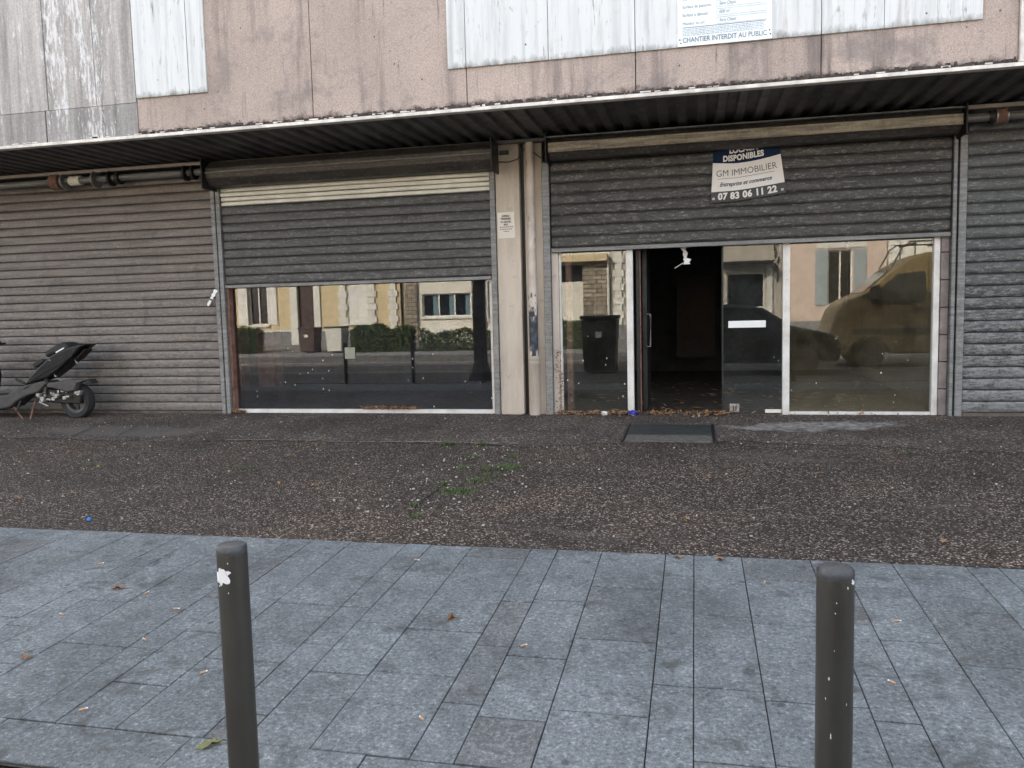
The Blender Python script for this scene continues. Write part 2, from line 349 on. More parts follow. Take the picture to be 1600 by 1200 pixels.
# ------------------------------------------------------------------ mesh helper
BASE = {}                                            # world base of each root / part
class B:
    def __init__(s): s.v = []; s.f = []; s.t = []
    def add(s, vs, fs, tint=0.5):
        o = len(s.v); s.v += [tuple(v) for v in vs]
        for f in fs: s.f.append(tuple(i + o for i in f)); s.t.append(tint)
        return s
    def box(s, x0, x1, y0, y1, z0, z1, tint=.5):
        if x0 > x1: x0, x1 = x1, x0
        if y0 > y1: y0, y1 = y1, y0
        if z0 > z1: z0, z1 = z1, z0
        return s.add([(x0, y0, z0), (x1, y0, z0), (x1, y1, z0), (x0, y1, z0), (x0, y0, z1), (x1, y0, z1), (x1, y1, z1), (x0, y1, z1)],
              [(0, 3, 2, 1), (4, 5, 6, 7), (0, 1, 5, 4), (1, 2, 6, 5), (2, 3, 7, 6), (3, 0, 4, 7)], tint)
    def prism(s, pts, a0, a1, axis='y'):             # closed outline extruded; pts (x,z) for y, (y,z) for x, (x,y) for z
        def P(p, a): return {'y': (p[0], a, p[1]), 'x': (a, p[0], p[1]), 'z': (p[0], p[1], a)}[axis]
        n = len(pts); vs = [P(p, a0) for p in pts] + [P(p, a1) for p in pts]
        fs = [tuple(range(n)), tuple(range(2 * n - 1, n - 1, -1))] + [(i, i + n, (i + 1) % n + n, (i + 1) % n) for i in range(n)]
        return s.add(vs, fs)
    def tube(s, pts, r, n=10, caps=True):
        pts = [Vector(p) for p in pts]; rs = r if isinstance(r, (list, tuple)) else [r] * len(pts)
        vs = []; fs = []
        up = None
        for i, p in enumerate(pts):
            d = (pts[min(i + 1, len(pts) - 1)] - pts[max(i - 1, 0)]).normalized()
            if up is None: up = Vector((0, 0, 1)) if abs(d.z) < .9 else Vector((1, 0, 0))
            a = d.cross(up).normalized(); b = d.cross(a).normalized(); up = b.cross(d) if False else up
            for k in range(n):
                q = 2 * math.pi * k / n; vs.append(p + (a * math.cos(q) + b * math.sin(q)) * rs[i])
        for i in range(len(pts) - 1):
            for k in range(n):
                fs.append((i * n + k, i * n + (k + 1) % n, (i + 1) * n + (k + 1) % n, (i + 1) * n + k))
        if caps: fs += [tuple(range(n - 1, -1, -1)), tuple((len(pts) - 1) * n + k for k in range(n))]
        return s.add(vs, fs)
    def wheel(s, x, y, z, prof, n=28):               # lathe round the Y axis; prof (radius, dy)
        vs = []; fs = []; m = len(prof)
        for i in range(n):
            q = 2 * math.pi * i / n
            for (r, dy) in prof: vs.append((x + r * math.cos(q), y + dy, z + r * math.sin(q)))
        for i in range(n):
            for j in range(m):
                fs.append((i * m + j, ((i + 1) % n) * m + j, ((i + 1) % n) * m + (j + 1) % m, i * m + (j + 1) % m))
        return s.add(vs, fs)
    def lathe(s, x, y, prof, n=24):                  # round Z; prof (radius, z)
        vs = []; fs = []; m = len(prof)
        for i in range(n):
            q = 2 * math.pi * i / n
            for (r, z) in prof: vs.append((x + r * math.cos(q), y + r * math.sin(q), z))
        for i in range(n):
            for j in range(m - 1):
                fs.append((i * m + j, ((i + 1) % n) * m + j, ((i + 1) % n) * m + j + 1, i * m + j + 1))
        fs.append(tuple(i * m + m - 1 for i in range(n))); fs.append(tuple(i * m for i in range(n - 1, -1, -1)))
        return s.add(vs, fs)
    def build(s, name, mat, parent=None, smooth=False, bevel=0, seg=2, norm=True):
        me = bpy.data.meshes.new(name); b = BASE.get(parent.name, Vector()) if parent else Vector()
        me.from_pydata([(x - b.x, y - b.y, z - b.z) for x, y, z in s.v], [], s.f)
        a = me.attributes.new('tint', 'FLOAT', 'FACE'); a.data.foreach_set('value', s.t)
        if norm:
            bm = bmesh.new(); bm.from_mesh(me); bmesh.ops.recalc_face_normals(bm, faces=bm.faces); bm.to_mesh(me); bm.free()
        me.materials.append(mat)
        o = bpy.data.objects.new(name, me); col.objects.link(o)
        if smooth:
            me.shade_smooth()
            if smooth is not True: me.set_sharp_from_angle(angle=R(smooth))
        if bevel:
            m = o.modifiers.new('bevel', 'BEVEL'); m.width = bevel; m.segments = seg; m.limit_method = 'ANGLE'; m.angle_limit = R(35)
            me.shade_smooth(); me.set_sharp_from_angle(angle=R(40))
        if parent: o.parent = parent
        BASE[o.name] = b
        return o
def tag(o, label=None, cat=None, group=None, kind=None):
    if label: o['label'] = label
    if cat: o['category'] = cat
    if group: o['group'] = group
    if kind: o['kind'] = kind
    return o
def root(name, loc, label, cat, group=None):
    o = bpy.data.objects.new(name, None); o.empty_display_size = .2; o.location = loc; col.objects.link(o); BASE[o.name] = Vector(loc)
    return tag(o, label, cat, group)
def struct(b, name, mat, **k): return tag(b.build(name, mat, **k), kind='structure')
def copy_tree(o, parent=None):
    c = o.copy(); col.objects.link(c)
    if parent: c.parent = parent
    for ch in list(o.children): copy_tree(ch, c)
    return c
def text_geo(s, size, bold=0, shear=0, spacing=1, align='CENTER'):   # flat lettering in (u,v): returns verts, faces
    cu = bpy.data.curves.new('t', 'FONT'); cu.body = s; cu.size = size; cu.offset = bold; cu.shear = shear; cu.space_character = spacing
    cu.align_x = align; cu.align_y = 'CENTER'; cu.resolution_u = 3
    o = bpy.data.objects.new('t', cu); col.objects.link(o)
    dg = bpy.context.evaluated_depsgraph_get(); me = bpy.data.meshes.new_from_object(o.evaluated_get(dg))
    vs = [tuple(v.co) for v in me.vertices]; fs = [tuple(p.vertices) for p in me.polygons]
    bpy.data.objects.remove(o); bpy.data.curves.remove(cu); bpy.data.meshes.remove(me)
    return vs, fs

# ------------------------------------------------------------------ setting
SL = 0.0408; FY = 9.5
def gz(y):                                           # ground height on the sloping forecourt
    return SL * (y - FY)
struct(B().box(-220, 220, -220, 220, -1.6, -1.2), 'ground', M['soil'])
b = B()
nx, ny = 90, 16
def wob(x, y): return .006 * math.sin(x * 1.7 + y) + .004 * math.sin(y * 3.1 - x * .6)
def sheet(b, x0, x1, y0, y1, nx, ny, dz=0.0):
    vs = []; fs = []
    for j in range(ny + 1):
        for i in range(nx + 1):
            x = x0 + (x1 - x0) * i / nx; y = y0 + (y1 - y0) * j / ny
            e = 1 if 0 < j < ny else 0
            vs.append((x, y, gz(y) + dz + wob(x, y) * e))
    for j in range(ny):
        for i in range(nx): k = j * (nx + 1) + i; fs.append((k, k + 1, k + nx + 2, k + nx + 1))
    b.add(vs, fs)
sheet(b, -30, 30, 4.69, 9.5, 160, 20)
struct(b, 'pebble_forecourt', M['gravel'])
# asphalt strip along the shop front, ragged front edge
b = B(); vs = []; fs = []
N_ = 400
for i in range(N_ + 1):
    x = -30 + 60 * i / N_
    rag = .03 * math.sin(x * 5.1) + .03 * math.sin(x * 13.7 + 1) + .05 * math.sin(x * 1.3) + rnd.uniform(-.02, .02)
    ye = 7.68 + rag + (.22 * math.sin((x + 1.7) * .8) if x > -1.7 else 0)
    for y in (ye, 8.3, 9.0, 9.52): vs.append((x, y, gz(y) + .004 + (wob(x, y) if y < 9.4 else 0)))
for i in range(N_):
    for j in range(3): k = i * 4 + j; fs.append((k, k + 4, k + 5, k + 1))
b.add(vs, fs); struct(b, 'asphalt_strip', M['apron'], smooth=True)
# granite paving: courses run towards the shop
b = B(); jb = B()
EX = []
x = -1.335 - .795 * 16
wd = (.37, .16, .265); i = 0
while x < 14:
    EX.append((x, wd[i % 3], i % 3)); x += wd[i % 3]; i += 1
bd = .011
def slab(x0, x1, y0, y1):
    g = .002 + rnd.uniform(0, .0008); dz = rnd.uniform(-.0015, .0015); t_ = rnd.random()
    gy = rnd.uniform(.003, .0055); X0, X1, Y0, Y1 = x0 + g, x1 - g, y0 + gy, y1 - gy
    c = .002
    vs = [(X0, Y0, gz(Y0) - .02), (X1, Y0, gz(Y0) - .02), (X1, Y1, gz(Y1) - .02), (X0, Y1, gz(Y1) - .02)]
    vs += [(X0, Y0, gz(Y0) - c + dz), (X1, Y0, gz(Y0) - c + dz), (X1, Y1, gz(Y1) - c + dz), (X0, Y1, gz(Y1) - c + dz)]
    vs += [(X0 + c, Y0 + c, gz(Y0) + dz), (X1 - c, Y0 + c, gz(Y0) + dz), (X1 - c, Y1 - c, gz(Y1) + dz), (X0 + c, Y1 - c, gz(Y1) + dz)]
    fs = [(0, 1, 5, 4), (1, 2, 6, 5), (2, 3, 7, 6), (3, 0, 4, 7), (4, 5, 9, 8), (5, 6, 10, 9), (6, 7, 11, 10), (7, 4, 8, 11), (8, 9, 10, 11)]
    b.add(vs, fs, t_)
for (x0, w, k) in EX:
    y = 4.69; first = True
    while y > 2.51:
        ln = rnd.choice((.42, .5, .56, .62, .7) if k != 1 else (.34, .42, .5, .6))
        if first: ln *= rnd.uniform(.25, .95); first = False
        y2 = max(2.505, y - ln)
        if y2 - 2.505 < .14: y2 = 2.505
        slab(x0, x0 + w, y2, y); y = y2
x = -14.0
while x < 14:
    w = rnd.choice((.42, .55, .68, .8)); slab(x, x + w, 2.255, 2.505); x += w
struct(b, 'pavement', M['slab'])
b = B(); b.add([(-14, 2.25, gz(2.25) - .008), (14, 2.25, gz(2.25) - .008), (14, 4.69, gz(4.69) - .008), (-14, 4.69, gz(4.69) - .008)], [(0, 1, 2, 3)])
struct(b, 'pavement_bed', M['joint'])
b = B(); b.add([(-60, 1.72, -.335), (60, 1.72, -.335), (60, 2.252, -.318), (-60, 2.252, -.318)], [(0, 1, 2, 3)]); struct(b, 'planting_strip', M['soil'])
b = B()
for i in range(60): b.box(-30 + i + .004, -29 + i - .004, 1.56, 1.715, -.7, -.315)
struct(b, 'near_kerb', M['kerb'], bevel=.012)
b = B(); b.box(-220, 220, -11.4, 1.555, -1.0, -.41); struct(b, 'road', M['road'])
b = B(); b.box(-60, 60, -6.95, -6.83, -.409, -.404); b.box(-60, 60, -2.72, -2.62, -.409, -.404); struct(b, 'road_line', M['paint_line'])
b = B()
for i in range(60): b.box(-30 + i + .004, -29 + i - .004, -11.56, -11.41, -.8, -.29)
struct(b, 'far_kerb', M['kerb'], bevel=.012)
b = B(); b.add([(-60, -17.3, -.12), (60, -17.3, -.12), (60, -11.565, -.3), (-60, -11.565, -.3)], [(0, 1, 2, 3)]); struct(b, 'far_pavement', M['farpave'])

# ------------------------------------------------------------------ the shop building
shop = root('shop_building', (0, 9.5, 0), 'grey shuttered shop block with a stained pink panelled fascia over its forecourt', 'building')
BASE['shop_building'] = Vector((0, 0, 0)); shop.location = (0, 0, 0)
FA = 7.9
JX = [1.114 + 1.642 * k for k in range(-8, 2)]       # joints of the fascia panels
XL, XR = -34.0, 34.0
xs = [XL] + JX[:-1] + [2.70]
for a_, c_ in zip(xs[:-1], xs[1:]):                 # pink panels; the two left ones are grey
    if c_ < -5.2: continue
    B().box(a_ + .004, c_ - .004, FA, FA + .12, 3.235, 5.6).build('fascia_panel', M['pink'], shop, bevel=.004)
# left end: grey band below, flaking boards above
for a_, c_ in ((-7.02, -5.86), (-12.0, -7.03)):
    B().box(a_ + .003, c_ - .003, FA - .012, FA + .12, 3.23, 3.575).build('fascia_band', M['grey_band'], shop, bevel=.004)
for a_, c_ in ((-6.36, -5.87), (-6.98, -6.365), (-7.62, -6.985), (-8.6, -7.625), (-9.8, -8.605), (-12, -9.805)):
    B().box(a_ + .002, c_ - .002, FA - .004 - rnd.uniform(0, .006), FA + .12, 3.58, 5.6).build('fascia_board', M['grey_board'], shop, bevel=.003)
B().box(-5.86, -5.445, FA, FA + .12, 3.235, 5.6).build('fascia_panel', M['pink'], shop, bevel=.004)
B().box(XL, -12.0, FA, FA + .12, 3.235, 5.6).build('fascia_panel', M['pink'], shop)
for a_, c_ in ((-5.855, -5.21), (-5.205, -5.0)):
    B().box(a_ + .002, c_ - .002, FA - .022, FA - .001, 3.615, 5.55).build('painted_board', M['white_board'], shop, bevel=.003)
wx = [-2.355, -2.168, -1.35, -.528, .29, 1.112, 1.63, 2.412]
for a_, c_ in zip(wx[:-1], wx[1:]):
    g = .003 if c_ in (-2.168, -.528, 1.112) or a_ in (-2.168, -.528, 1.112) else .001
    B().box(a_ + g, c_ - g, FA - .02, FA - .001, 3.615, 5.55).build('painted_board', M['white_board'], shop, bevel=.002)
B().box(2.70, 2.735, FA - .03, FA + .12, 3.235, 5.6).build('corner_trim', M['lip'], shop, bevel=.003)
B().box(2.737, XR, FA - .012, FA + .12, 3.235, 5.6).build('cladding_panel', M['cladding'], shop)
# upper storey and roof (above the picture)
b = B(); b.box(XL, XR, FA + .01, FA + .25, 5.61, 8.4); b.build('upper_wall', M['pink'], shop)
for k in range(-9, 10): 
    w = B().box(k * 3.284 + .3, k * 3.284 + 2.3, FA - .02, FA + .008, 6.1, 7.4).build('window', M['frame'], shop)
    B().box(k * 3.284 + .37, k * 3.284 + 2.23, FA - .03, FA - .021, 6.17, 7.33).build('pane', M['h_glass'], w)
B().box(XL, XR, FA - .1, 22, 8.42, 8.62).build('roof', M['darkmetal'], shop)
b = B(); b.box(XL, XL + .2, FA + .26, 22, 3.4, 8.4); b.box(XR - .2, XR, FA + .26, 22, 3.4, 8.4); b.box(XL, XR, 22.01, 22.2, -.6, 8.6)
b.build('rear_wall', M['inwall'], shop)
# peeling bits of render hanging on at the foot of the fascia
b = B()
for k in range(1500):
    x = rnd.uniform(-7.5, 2.7); w = rnd.uniform(.006, .05); h = rnd.uniform(.003, .022) * (1.6 if rnd.random() < .1 else 1)
    y = FA - rnd.uniform(.002, .012); z = 3.236 + rnd.uniform(-.004, .02)
    b.box(x, x + w, y, FA + .01, z, z + h)
b.build('crumbling_edge', simple('crumbled_dark_render', (.07, .055, .05), .95, 0, .6, 20), shop)['kind'] = 'stuff'
b = B()
for k in range(60):
    x = rnd.uniform(-7.5, 2.7); w = rnd.uniform(.02, .1); h = rnd.uniform(.005, .016)
    b.box(x, x + w, FA - .017, FA + .01, 3.24, 3.24 + h)
b.build('flaked_filler', M['lip'], shop)['kind'] = 'stuff'
# metal edge under the fascia and corrugated soffit
B().box(XL, XR, FA - .03, FA + .06, 3.198, 3.232).build('soffit_edge', M['lip'], shop, bevel=.004)
b = B(); P_ = .195; vs = []; fs = []
x = -14.0; prof = []
while x < 9:
    prof += [(x, 3.2), (x + .075, 3.2), (x + .1, 3.236), (x + .17, 3.236)]; x += P_
for (px, pz) in prof: vs += [(px, FA - .01, pz), (px, 9.62, pz + .008)]
for i in range(len(prof) - 1): fs.append((2 * i, 2 * i + 1, 2 * i + 3, 2 * i + 2))
b.add(vs, fs); b.build('corrugated_soffit', M['soffit'], shop)
B().box(XL, XR, FA + .2, 22, 3.27, 3.4).build('floor_slab', M['inwall'], shop)
B().box(-9.8, 6.6, 9.33, 9.6, 3.165, 3.2).build('lintel_rail', M['soffit'], shop)

def slats(b, x0, x1, z0, z1, pitch, y=9.42, depth=.0125, nseg=16, wav=.0016, slot=.01):
    n = max(1, round((z1 - z0) / pitch)); p = (z1 - z0) / n
    for k in range(n):
        zz = z0 + k * p; dy = rnd.uniform(-.004, .004); vs = []; fs = []
        g_ = slot / p; prof = [(g_, .0115), (g_ + .005, -.004), (g_ + .06, -.0095), (.3, -depth * .88), (.5, -depth), (.75, -depth * .88), (.93, -.0085), (.99, -.003), (1.0, .0115)]
        ph = rnd.uniform(0, 6); m = len(prof)
        for i in range(nseg + 1):
            x = x0 + (x1 - x0) * i / nseg; wz = wav * math.sin(x * 2.1 + ph) + rnd.uniform(-.0012, .0012); wy = .003 * math.sin(x * 3.7 + ph * 2) + rnd.uniform(-.0015, .0015)
            for (t_, o_) in prof: vs.append((x, y + o_ + dy + wy, zz + t_ * p + wz * (.3 if k in (0, n - 1) else 1)))
        for i in range(nseg):
            for j in range(m - 1): q = i * m + j; fs.append((q, q + m, q + m + 1, q + 1))
        b.add(vs, fs)
def slot_shade(x0, x1, z0, z1, parent): B().box(x0, x1, 9.434, 9.445, z0, z1).build('slot_shade_sheet', M['darkmetal'], parent)  # dark sheet added behind the slats so their slots read as shade
def shutter(x0, x1, z0, z1, pitch, mat, label=None):
    b = B(); slats(b, x0, x1, z0, z1, pitch)
    o = b.build('roller_shutter', mat, shop, smooth=35); slot_shade(x0, x1, z0, z1, o)
    if label: o['label'] = label
    return o
s1 = shutter(-9.75, -6.0, .03, 3.08, .113, M['sh1'], 'closed dusty brown-grey roller shutter')
B().box(-9.75, -6.0, 9.39, 9.45, .0, .035).build('bottom_bar', M['bar'], s1)
s2 = shutter(-5.86, -2.345, 1.66, 2.64, .109, M['sh2'], 'half-lowered dark roller shutter')
B().box(-5.86, -2.345, 9.385, 9.45, 1.615, 1.655).build('bottom_bar', M['rail'], s2, bevel=.004)
b = B(); slats(b, -5.86, -2.345, 2.645, 2.875, .058, 9.42, .018, slot=.009); slot_shade(-5.86, -2.345, 2.645, 2.9, s2); b.build('clean_slats', M['clean'], s2, smooth=35)
s3 = shutter(-1.615, 2.62, 1.95, 3.05, .121, M['sh3'], 'half-lowered blackened roller shutter with chalky scuffs')
B().box(-1.615, 2.62, 9.38, 9.45, 1.9, 1.945).build('bottom_bar', M['rail'], s3, bevel=.004)
s4 = shutter(2.775, 6.4, .03, 3.08, .121, M['sh4'], 'closed steel-grey roller shutter')
B().box(2.775, 6.4, 9.39, 9.45, .0, .035).build('bottom_bar', M['bar'], s4)
# guide rails
for (a_, c_, z1) in ((-5.998, -5.94, 2.98), (-5.925, -5.868, 2.95), (-2.338, -2.275, 2.88), (-1.715, -1.63, 2.93), (2.632, 2.672, 2.93), (2.69, 2.765, 2.93)):
    b = B(); b.box(a_, c_, 9.375, 9.47, 0, z1); b.build('guide_rail', M['rail'], shop, bevel=.006)
# coil hoods of the two half-open bays
def hood(x0, x1, zt, zb, label):
    yc, zc, r = 9.3, (zt + zb) / 2, (zt - zb) / 2
    pts = []
    for k in range(8):
        a = math.pi / 8 + k * math.pi / 4; pts.append((yc + 1.08 * r * math.cos(a) * 1.15, zc + 1.08 * r * math.sin(a)))
    h = B().prism(pts, x0, x1, 'x').build('coil_hood', M['hood'], shop, bevel=.012)
    h['label'] = label
    for xx in (x0 - .012, x1): B().box(xx, xx + .012, 9.06, 9.5, zb - .04, 3.19).build('end_plate', M['darkmetal'], h)
    return h
h2 = hood(-5.89, -2.235, 3.17, 2.87, 'sooty coil hood')
h3 = hood(-1.6, 2.65, 3.18, 2.925, 'coil hood with a worn ochre face')
def hoodband(h, x0, x1, z0, z1, y, mat):
    b = B(); b.box(x0, x1, y - .006, y + .004, z0, z1); b.box(x0, x1, y - .012, y, z0 - .012, z0); return b.build('hood_band', mat, h, bevel=.003)
hoodband(h3, -1.59, 2.64, 3.0, 3.095, 9.128, M['ochre_hood'])
B().box(-5.88, -2.24, 9.1, 9.13, 3.02, 3.032).build('hood_seam', M['rail'], h2)
B().box(-1.6, 2.65, 9.11, 9.18, 3.15, 3.162).build('hood_seam', M['rail'], h3)
# open axles of the two closed bays
def axle(x0, x1, drums):
    a = B().tube([(x0, 9.22, 3.06), (x1, 9.22, 3.06)], .042, 16).build('coil_axle', M['rail'], shop, smooth=50)
    for (c_, w, r, m) in drums: B().tube([(c_, 9.22, 3.06), (c_ + w, 9.22, 3.06)], r, 20).build('drum', m, a, smooth=50)
    B().box(x0, x1, 9.17, 9.21, 3.14, 3.18).build('axle_rail', M['pillar'], a, bevel=.003)
    return a
axle(-9.75, -5.91, [(-8.16, .12, .105, M['rust']), (-8.0, .03, .1, M['rail']), (-7.9, .16, .06, M['clean']), (-7.52, .02, .11, M['rail']), (-7.3, .03, .1, M['darkmetal']), (-7.2, .05, .085, M['darkmetal']), (-6.22, .03, .1, M['darkmetal']), (-6.12, .04, .09, M['darkmetal'])])
axle(2.67, 6.4, [(2.95, .012, .085, M['alu']), (2.965, .08, .08, M['rust']), (3.048, .012, .085, M['alu']), (2.9, .03, .065, M['darkmetal'])])
# pillar: two cream halves with a dark joint, rain pipe in the right half
B().box(-2.27, -1.985, 9.4, 9.75, 0, 3.2).build('pillar', M['pillar'], shop, bevel=.006)
B().box(-1.935, -1.72, 9.44, 9.75, 0, 3.2).build('pillar', M['pillar'], shop, bevel=.006)
B().box(-1.984, -1.936, 9.5, 9.76, 0, 3.2).build('pillar_joint', M['darkmetal'], shop)
pp = B().tube([(-1.85, 9.385, .01), (-1.85, 9.385, 3.2)], .047, 16).build('drainpipe', M['pipe'], shop, smooth=50)
for z_ in (1.62, 2.55): B().tube([(-1.85, 9.385, z_), (-1.85, 9.385, z_ + .025)], .056, 16).build('pipe_clip', M['pipe'], pp, smooth=50)
B().lathe(-1.85, 9.385, [(.05, .0), (.062, .0), (.062, .6), (.068, .61), (.068, .63), (.06, .645), (.066, .66), (.066, .68), (.055, .7)], 18).build('pipe_sleeve', M['pillar'], pp, smooth=40)
B().tube([(-1.85, 9.385, .01), (-1.85, 9.385, 1.6)], .0525, 16).build('pipe_sleeve', M['pipe'], pp, smooth=50)
# cable between the hoods
b = B(); b.tube([(-2.22, 9.38, 2.97), (-2.1, 9.37, 2.96), (-2.0, 9.38, 2.985), (-1.93, 9.36, 3.03), (-1.9, 9.33, 3.1)], .006, 6); b.tube([(-1.8, 9.36, 3.05), (-1.74, 9.4, 3.0), (-1.68, 9.4, 2.96)], .006, 6)
b.build('cable', M['darkmetal'], shop, smooth=True)
B().box(-2.2, -2.1, 9.34, 9.39, 3.05, 3.09).build('axle_bracket', M['darkmetal'], shop)
# jambs
B().box(-1.628, -1.548, 9.43, 9.6, 0, 1.95).build('jamb', M['pillar2'], shop, bevel=.005)
for k in range(7): B().box(2.548 + rnd.uniform(0, .004), 2.628, 9.44, 9.62, k * .29 + .004, k * .29 + .286).build('jamb_block', M['block'], shop, bevel=.006)
B().box(-5.866, -5.835, 9.42, 9.52, 0, 1.65).build('rusty_jamb', M['rust'], shop, bevel=.003)
B().box(-2.36, -2.338, 9.43, 9.52, 0, 1.65).build('jamb', M['pillar2'], shop, bevel=.003)
# ---- left shop window
def pane(name, x0, x1, z0, z1, y, mat, parent): return B().add([(x0, y, z0), (x1, y, z0), (x1, y, z1), (x0, y, z1)], [(0, 1, 2, 3)]).build(name, mat, parent, norm=False)
wl = B(); wl.box(-5.83, -2.365, 9.47, 9.53, .0, .05); wl.box(-5.83, -2.365, 9.485, 9.53, 2.3, 2.35); wl.box(-2.395, -2.365, 9.475, 9.53, .051, 2.299)
wl = wl.build('shop_window', M['frame'], shop, bevel=.004); wl['label'] = 'wide shop window with a pale sill'
pane('pane', -5.833, -2.396, .051, 2.3, 9.5, M['glassL'], wl)
# ---- right shop front
sf = B(); sf.box(-1.547, -1.525, 9.47, 9.54, .0, 2.3); sf.box(-.765, -.69, 9.46, 9.54, .0, 2.3); sf.box(-1.524, -.766, 9.475, 9.53, 0, .03); sf.box(-1.524, -.766, 9.48, 9.53, 2.27, 2.3)
sf = sf.build('shop_window', M['frame'], shop, bevel=.004); sf['label'] = 'narrow white framed pane left of the doorway'
pane('pane', -1.525, -.765, .031, 2.27, 9.5, M['glassS'], sf)
sf = B(); sf.box(.955, 1.03, 9.46, 9.54, 0, 2.3); sf.box(2.485, 2.545, 9.46, 9.54, 0, 2.3); sf.box(1.031, 2.484, 9.475, 9.53, 0, .035); sf.box(1.031, 2.484, 9.48, 9.53, 2.27, 2.3)
sf = sf.build('shop_window', M['frame'], shop, bevel=.004); sf['label'] = 'wide dusty white framed pane right of the doorway'
pane('pane', 1.03, 2.485, .036, 2.27, 9.5, M['glassR'], sf)
dr = B().add([(.318, 9.47, .02), (.955, 9.47, .02), (.955, 9.47, 2.28), (.318, 9.47, 2.28)], [(0, 1, 2, 3)]).build('sliding_door', M['glassD'], shop, norm=False)
dr['label'] = 'frameless glass door leaf with a white strip'
B().box(.372, .775, 9.462, 9.466, .985, 1.062).build('push_strip', M['white'], dr)
B().box(.30, .318, 9.46, 9.48, .02, 2.28).build('edge_trim', M['darkmetal'], dr)
lk = B().box(.385, .49, 9.455, 9.468, .025, .125).build('floor_lock', M['alu'], dr, bevel=.003)
b = B(); b.tube([(.425, 9.45, .1), (.425, 9.45, .06), (.44, 9.45, .045), (.455, 9.45, .06), (.455, 9.45, .1)], .006, 6); b.build('lock_ring', M['darkmetal'], lk)
B().box(.77, .945, 9.455, 9.468, .022, .062).build('patch_fitting', M['lip'], dr, bevel=.003)
# open leaf folded back inside, with its handle
od = B().box(-.66, -.62, 9.56, 9.61, .02, 2.28).box(-.6, -.55, 9.75, 10.5, .02, 2.28).build('door_leaf', M['darkmetal'], shop)
b = B(); b.tube([(-.56, 9.62, 1.16), (-.5, 9.6, 1.16), (-.5, 9.6, .78), (-.56, 9.62, .78)], .011, 8); b.build('door_handle', M['alu'], od, smooth=True)
B().box(-.618, -.606, 9.545, 9.56, .02, 2.28).build('edge_strip', M['rust'], od)
B().box(-.69, .955, 9.46, 9.6, -.03, .006).build('threshold', M['concrete'], shop)
# interior behind the openings
b = B()
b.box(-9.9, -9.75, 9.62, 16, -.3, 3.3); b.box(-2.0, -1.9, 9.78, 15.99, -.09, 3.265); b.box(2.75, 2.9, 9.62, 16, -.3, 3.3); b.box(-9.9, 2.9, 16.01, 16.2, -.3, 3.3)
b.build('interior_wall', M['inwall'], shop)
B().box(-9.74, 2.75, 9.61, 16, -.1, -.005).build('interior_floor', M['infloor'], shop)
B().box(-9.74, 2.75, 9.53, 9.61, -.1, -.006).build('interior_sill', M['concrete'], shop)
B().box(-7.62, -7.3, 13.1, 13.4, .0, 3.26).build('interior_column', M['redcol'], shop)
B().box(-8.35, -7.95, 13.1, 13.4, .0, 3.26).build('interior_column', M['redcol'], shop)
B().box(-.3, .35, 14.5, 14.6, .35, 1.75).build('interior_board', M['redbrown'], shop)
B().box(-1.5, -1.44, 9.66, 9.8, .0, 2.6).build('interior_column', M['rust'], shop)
b = B()
for k in range(160):
    x = rnd.uniform(-1.4, 2.2); y = rnd.uniform(9.7, 13.5); a = rnd.uniform(0, 3.1); l_ = rnd.uniform(.02, .12) * (3 if rnd.random() < .06 else 1); w = rnd.uniform(.01, .04)
    c_, s_ = math.cos(a), math.sin(a); z = rnd.uniform(.0, .02)
    b.add([(x - c_ * l_, y - s_ * l_, z), (x + s_ * w, y - c_ * w, z + .006), (x + c_ * l_, y + s_ * l_, z + rnd.uniform(0, .02)), (x - s_ * w, y + c_ * w, z)], [(0, 1, 2, 3)], rnd.random())
tag(b.build('floor_rubbish', M['dryleaf']), 'scraps and leaves strewn over the dark shop floor inside the doorway', 'rubbish', kind='stuff')
# white strip added in place of a bright glint in the doorway
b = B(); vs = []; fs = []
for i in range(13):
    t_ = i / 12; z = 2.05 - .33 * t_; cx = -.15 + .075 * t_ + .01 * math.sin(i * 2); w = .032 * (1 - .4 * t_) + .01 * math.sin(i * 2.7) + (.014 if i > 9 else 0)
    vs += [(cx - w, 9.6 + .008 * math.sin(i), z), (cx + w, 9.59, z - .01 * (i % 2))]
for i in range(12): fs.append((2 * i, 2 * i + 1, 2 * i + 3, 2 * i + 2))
hs = root('doorway_glint', (-.12, 9.6, 1.72), 'white strip standing in for a bright glint at the top of the open doorway', 'scrap')
b.add(vs, fs); b.build('glint_strip', M['white'], hs); B().tube([(-.085, 9.6, 1.76), (-.22, 9.6, 1.68)], .004, 6).build('glint_tail', M['paper'], hs)
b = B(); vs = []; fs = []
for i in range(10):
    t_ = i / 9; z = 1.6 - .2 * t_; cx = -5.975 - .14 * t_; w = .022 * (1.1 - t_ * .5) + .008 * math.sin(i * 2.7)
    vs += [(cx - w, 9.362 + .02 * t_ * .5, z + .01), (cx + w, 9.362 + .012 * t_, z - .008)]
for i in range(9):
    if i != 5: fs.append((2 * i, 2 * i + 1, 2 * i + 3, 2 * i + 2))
b.add(vs, fs); tag(b.build('rail_glint', M['white']), 'white strip standing in for a sun glint across the rail beside the leftmost shutter', 'scrap')  # strip added where a bright glint crosses rail and shutter

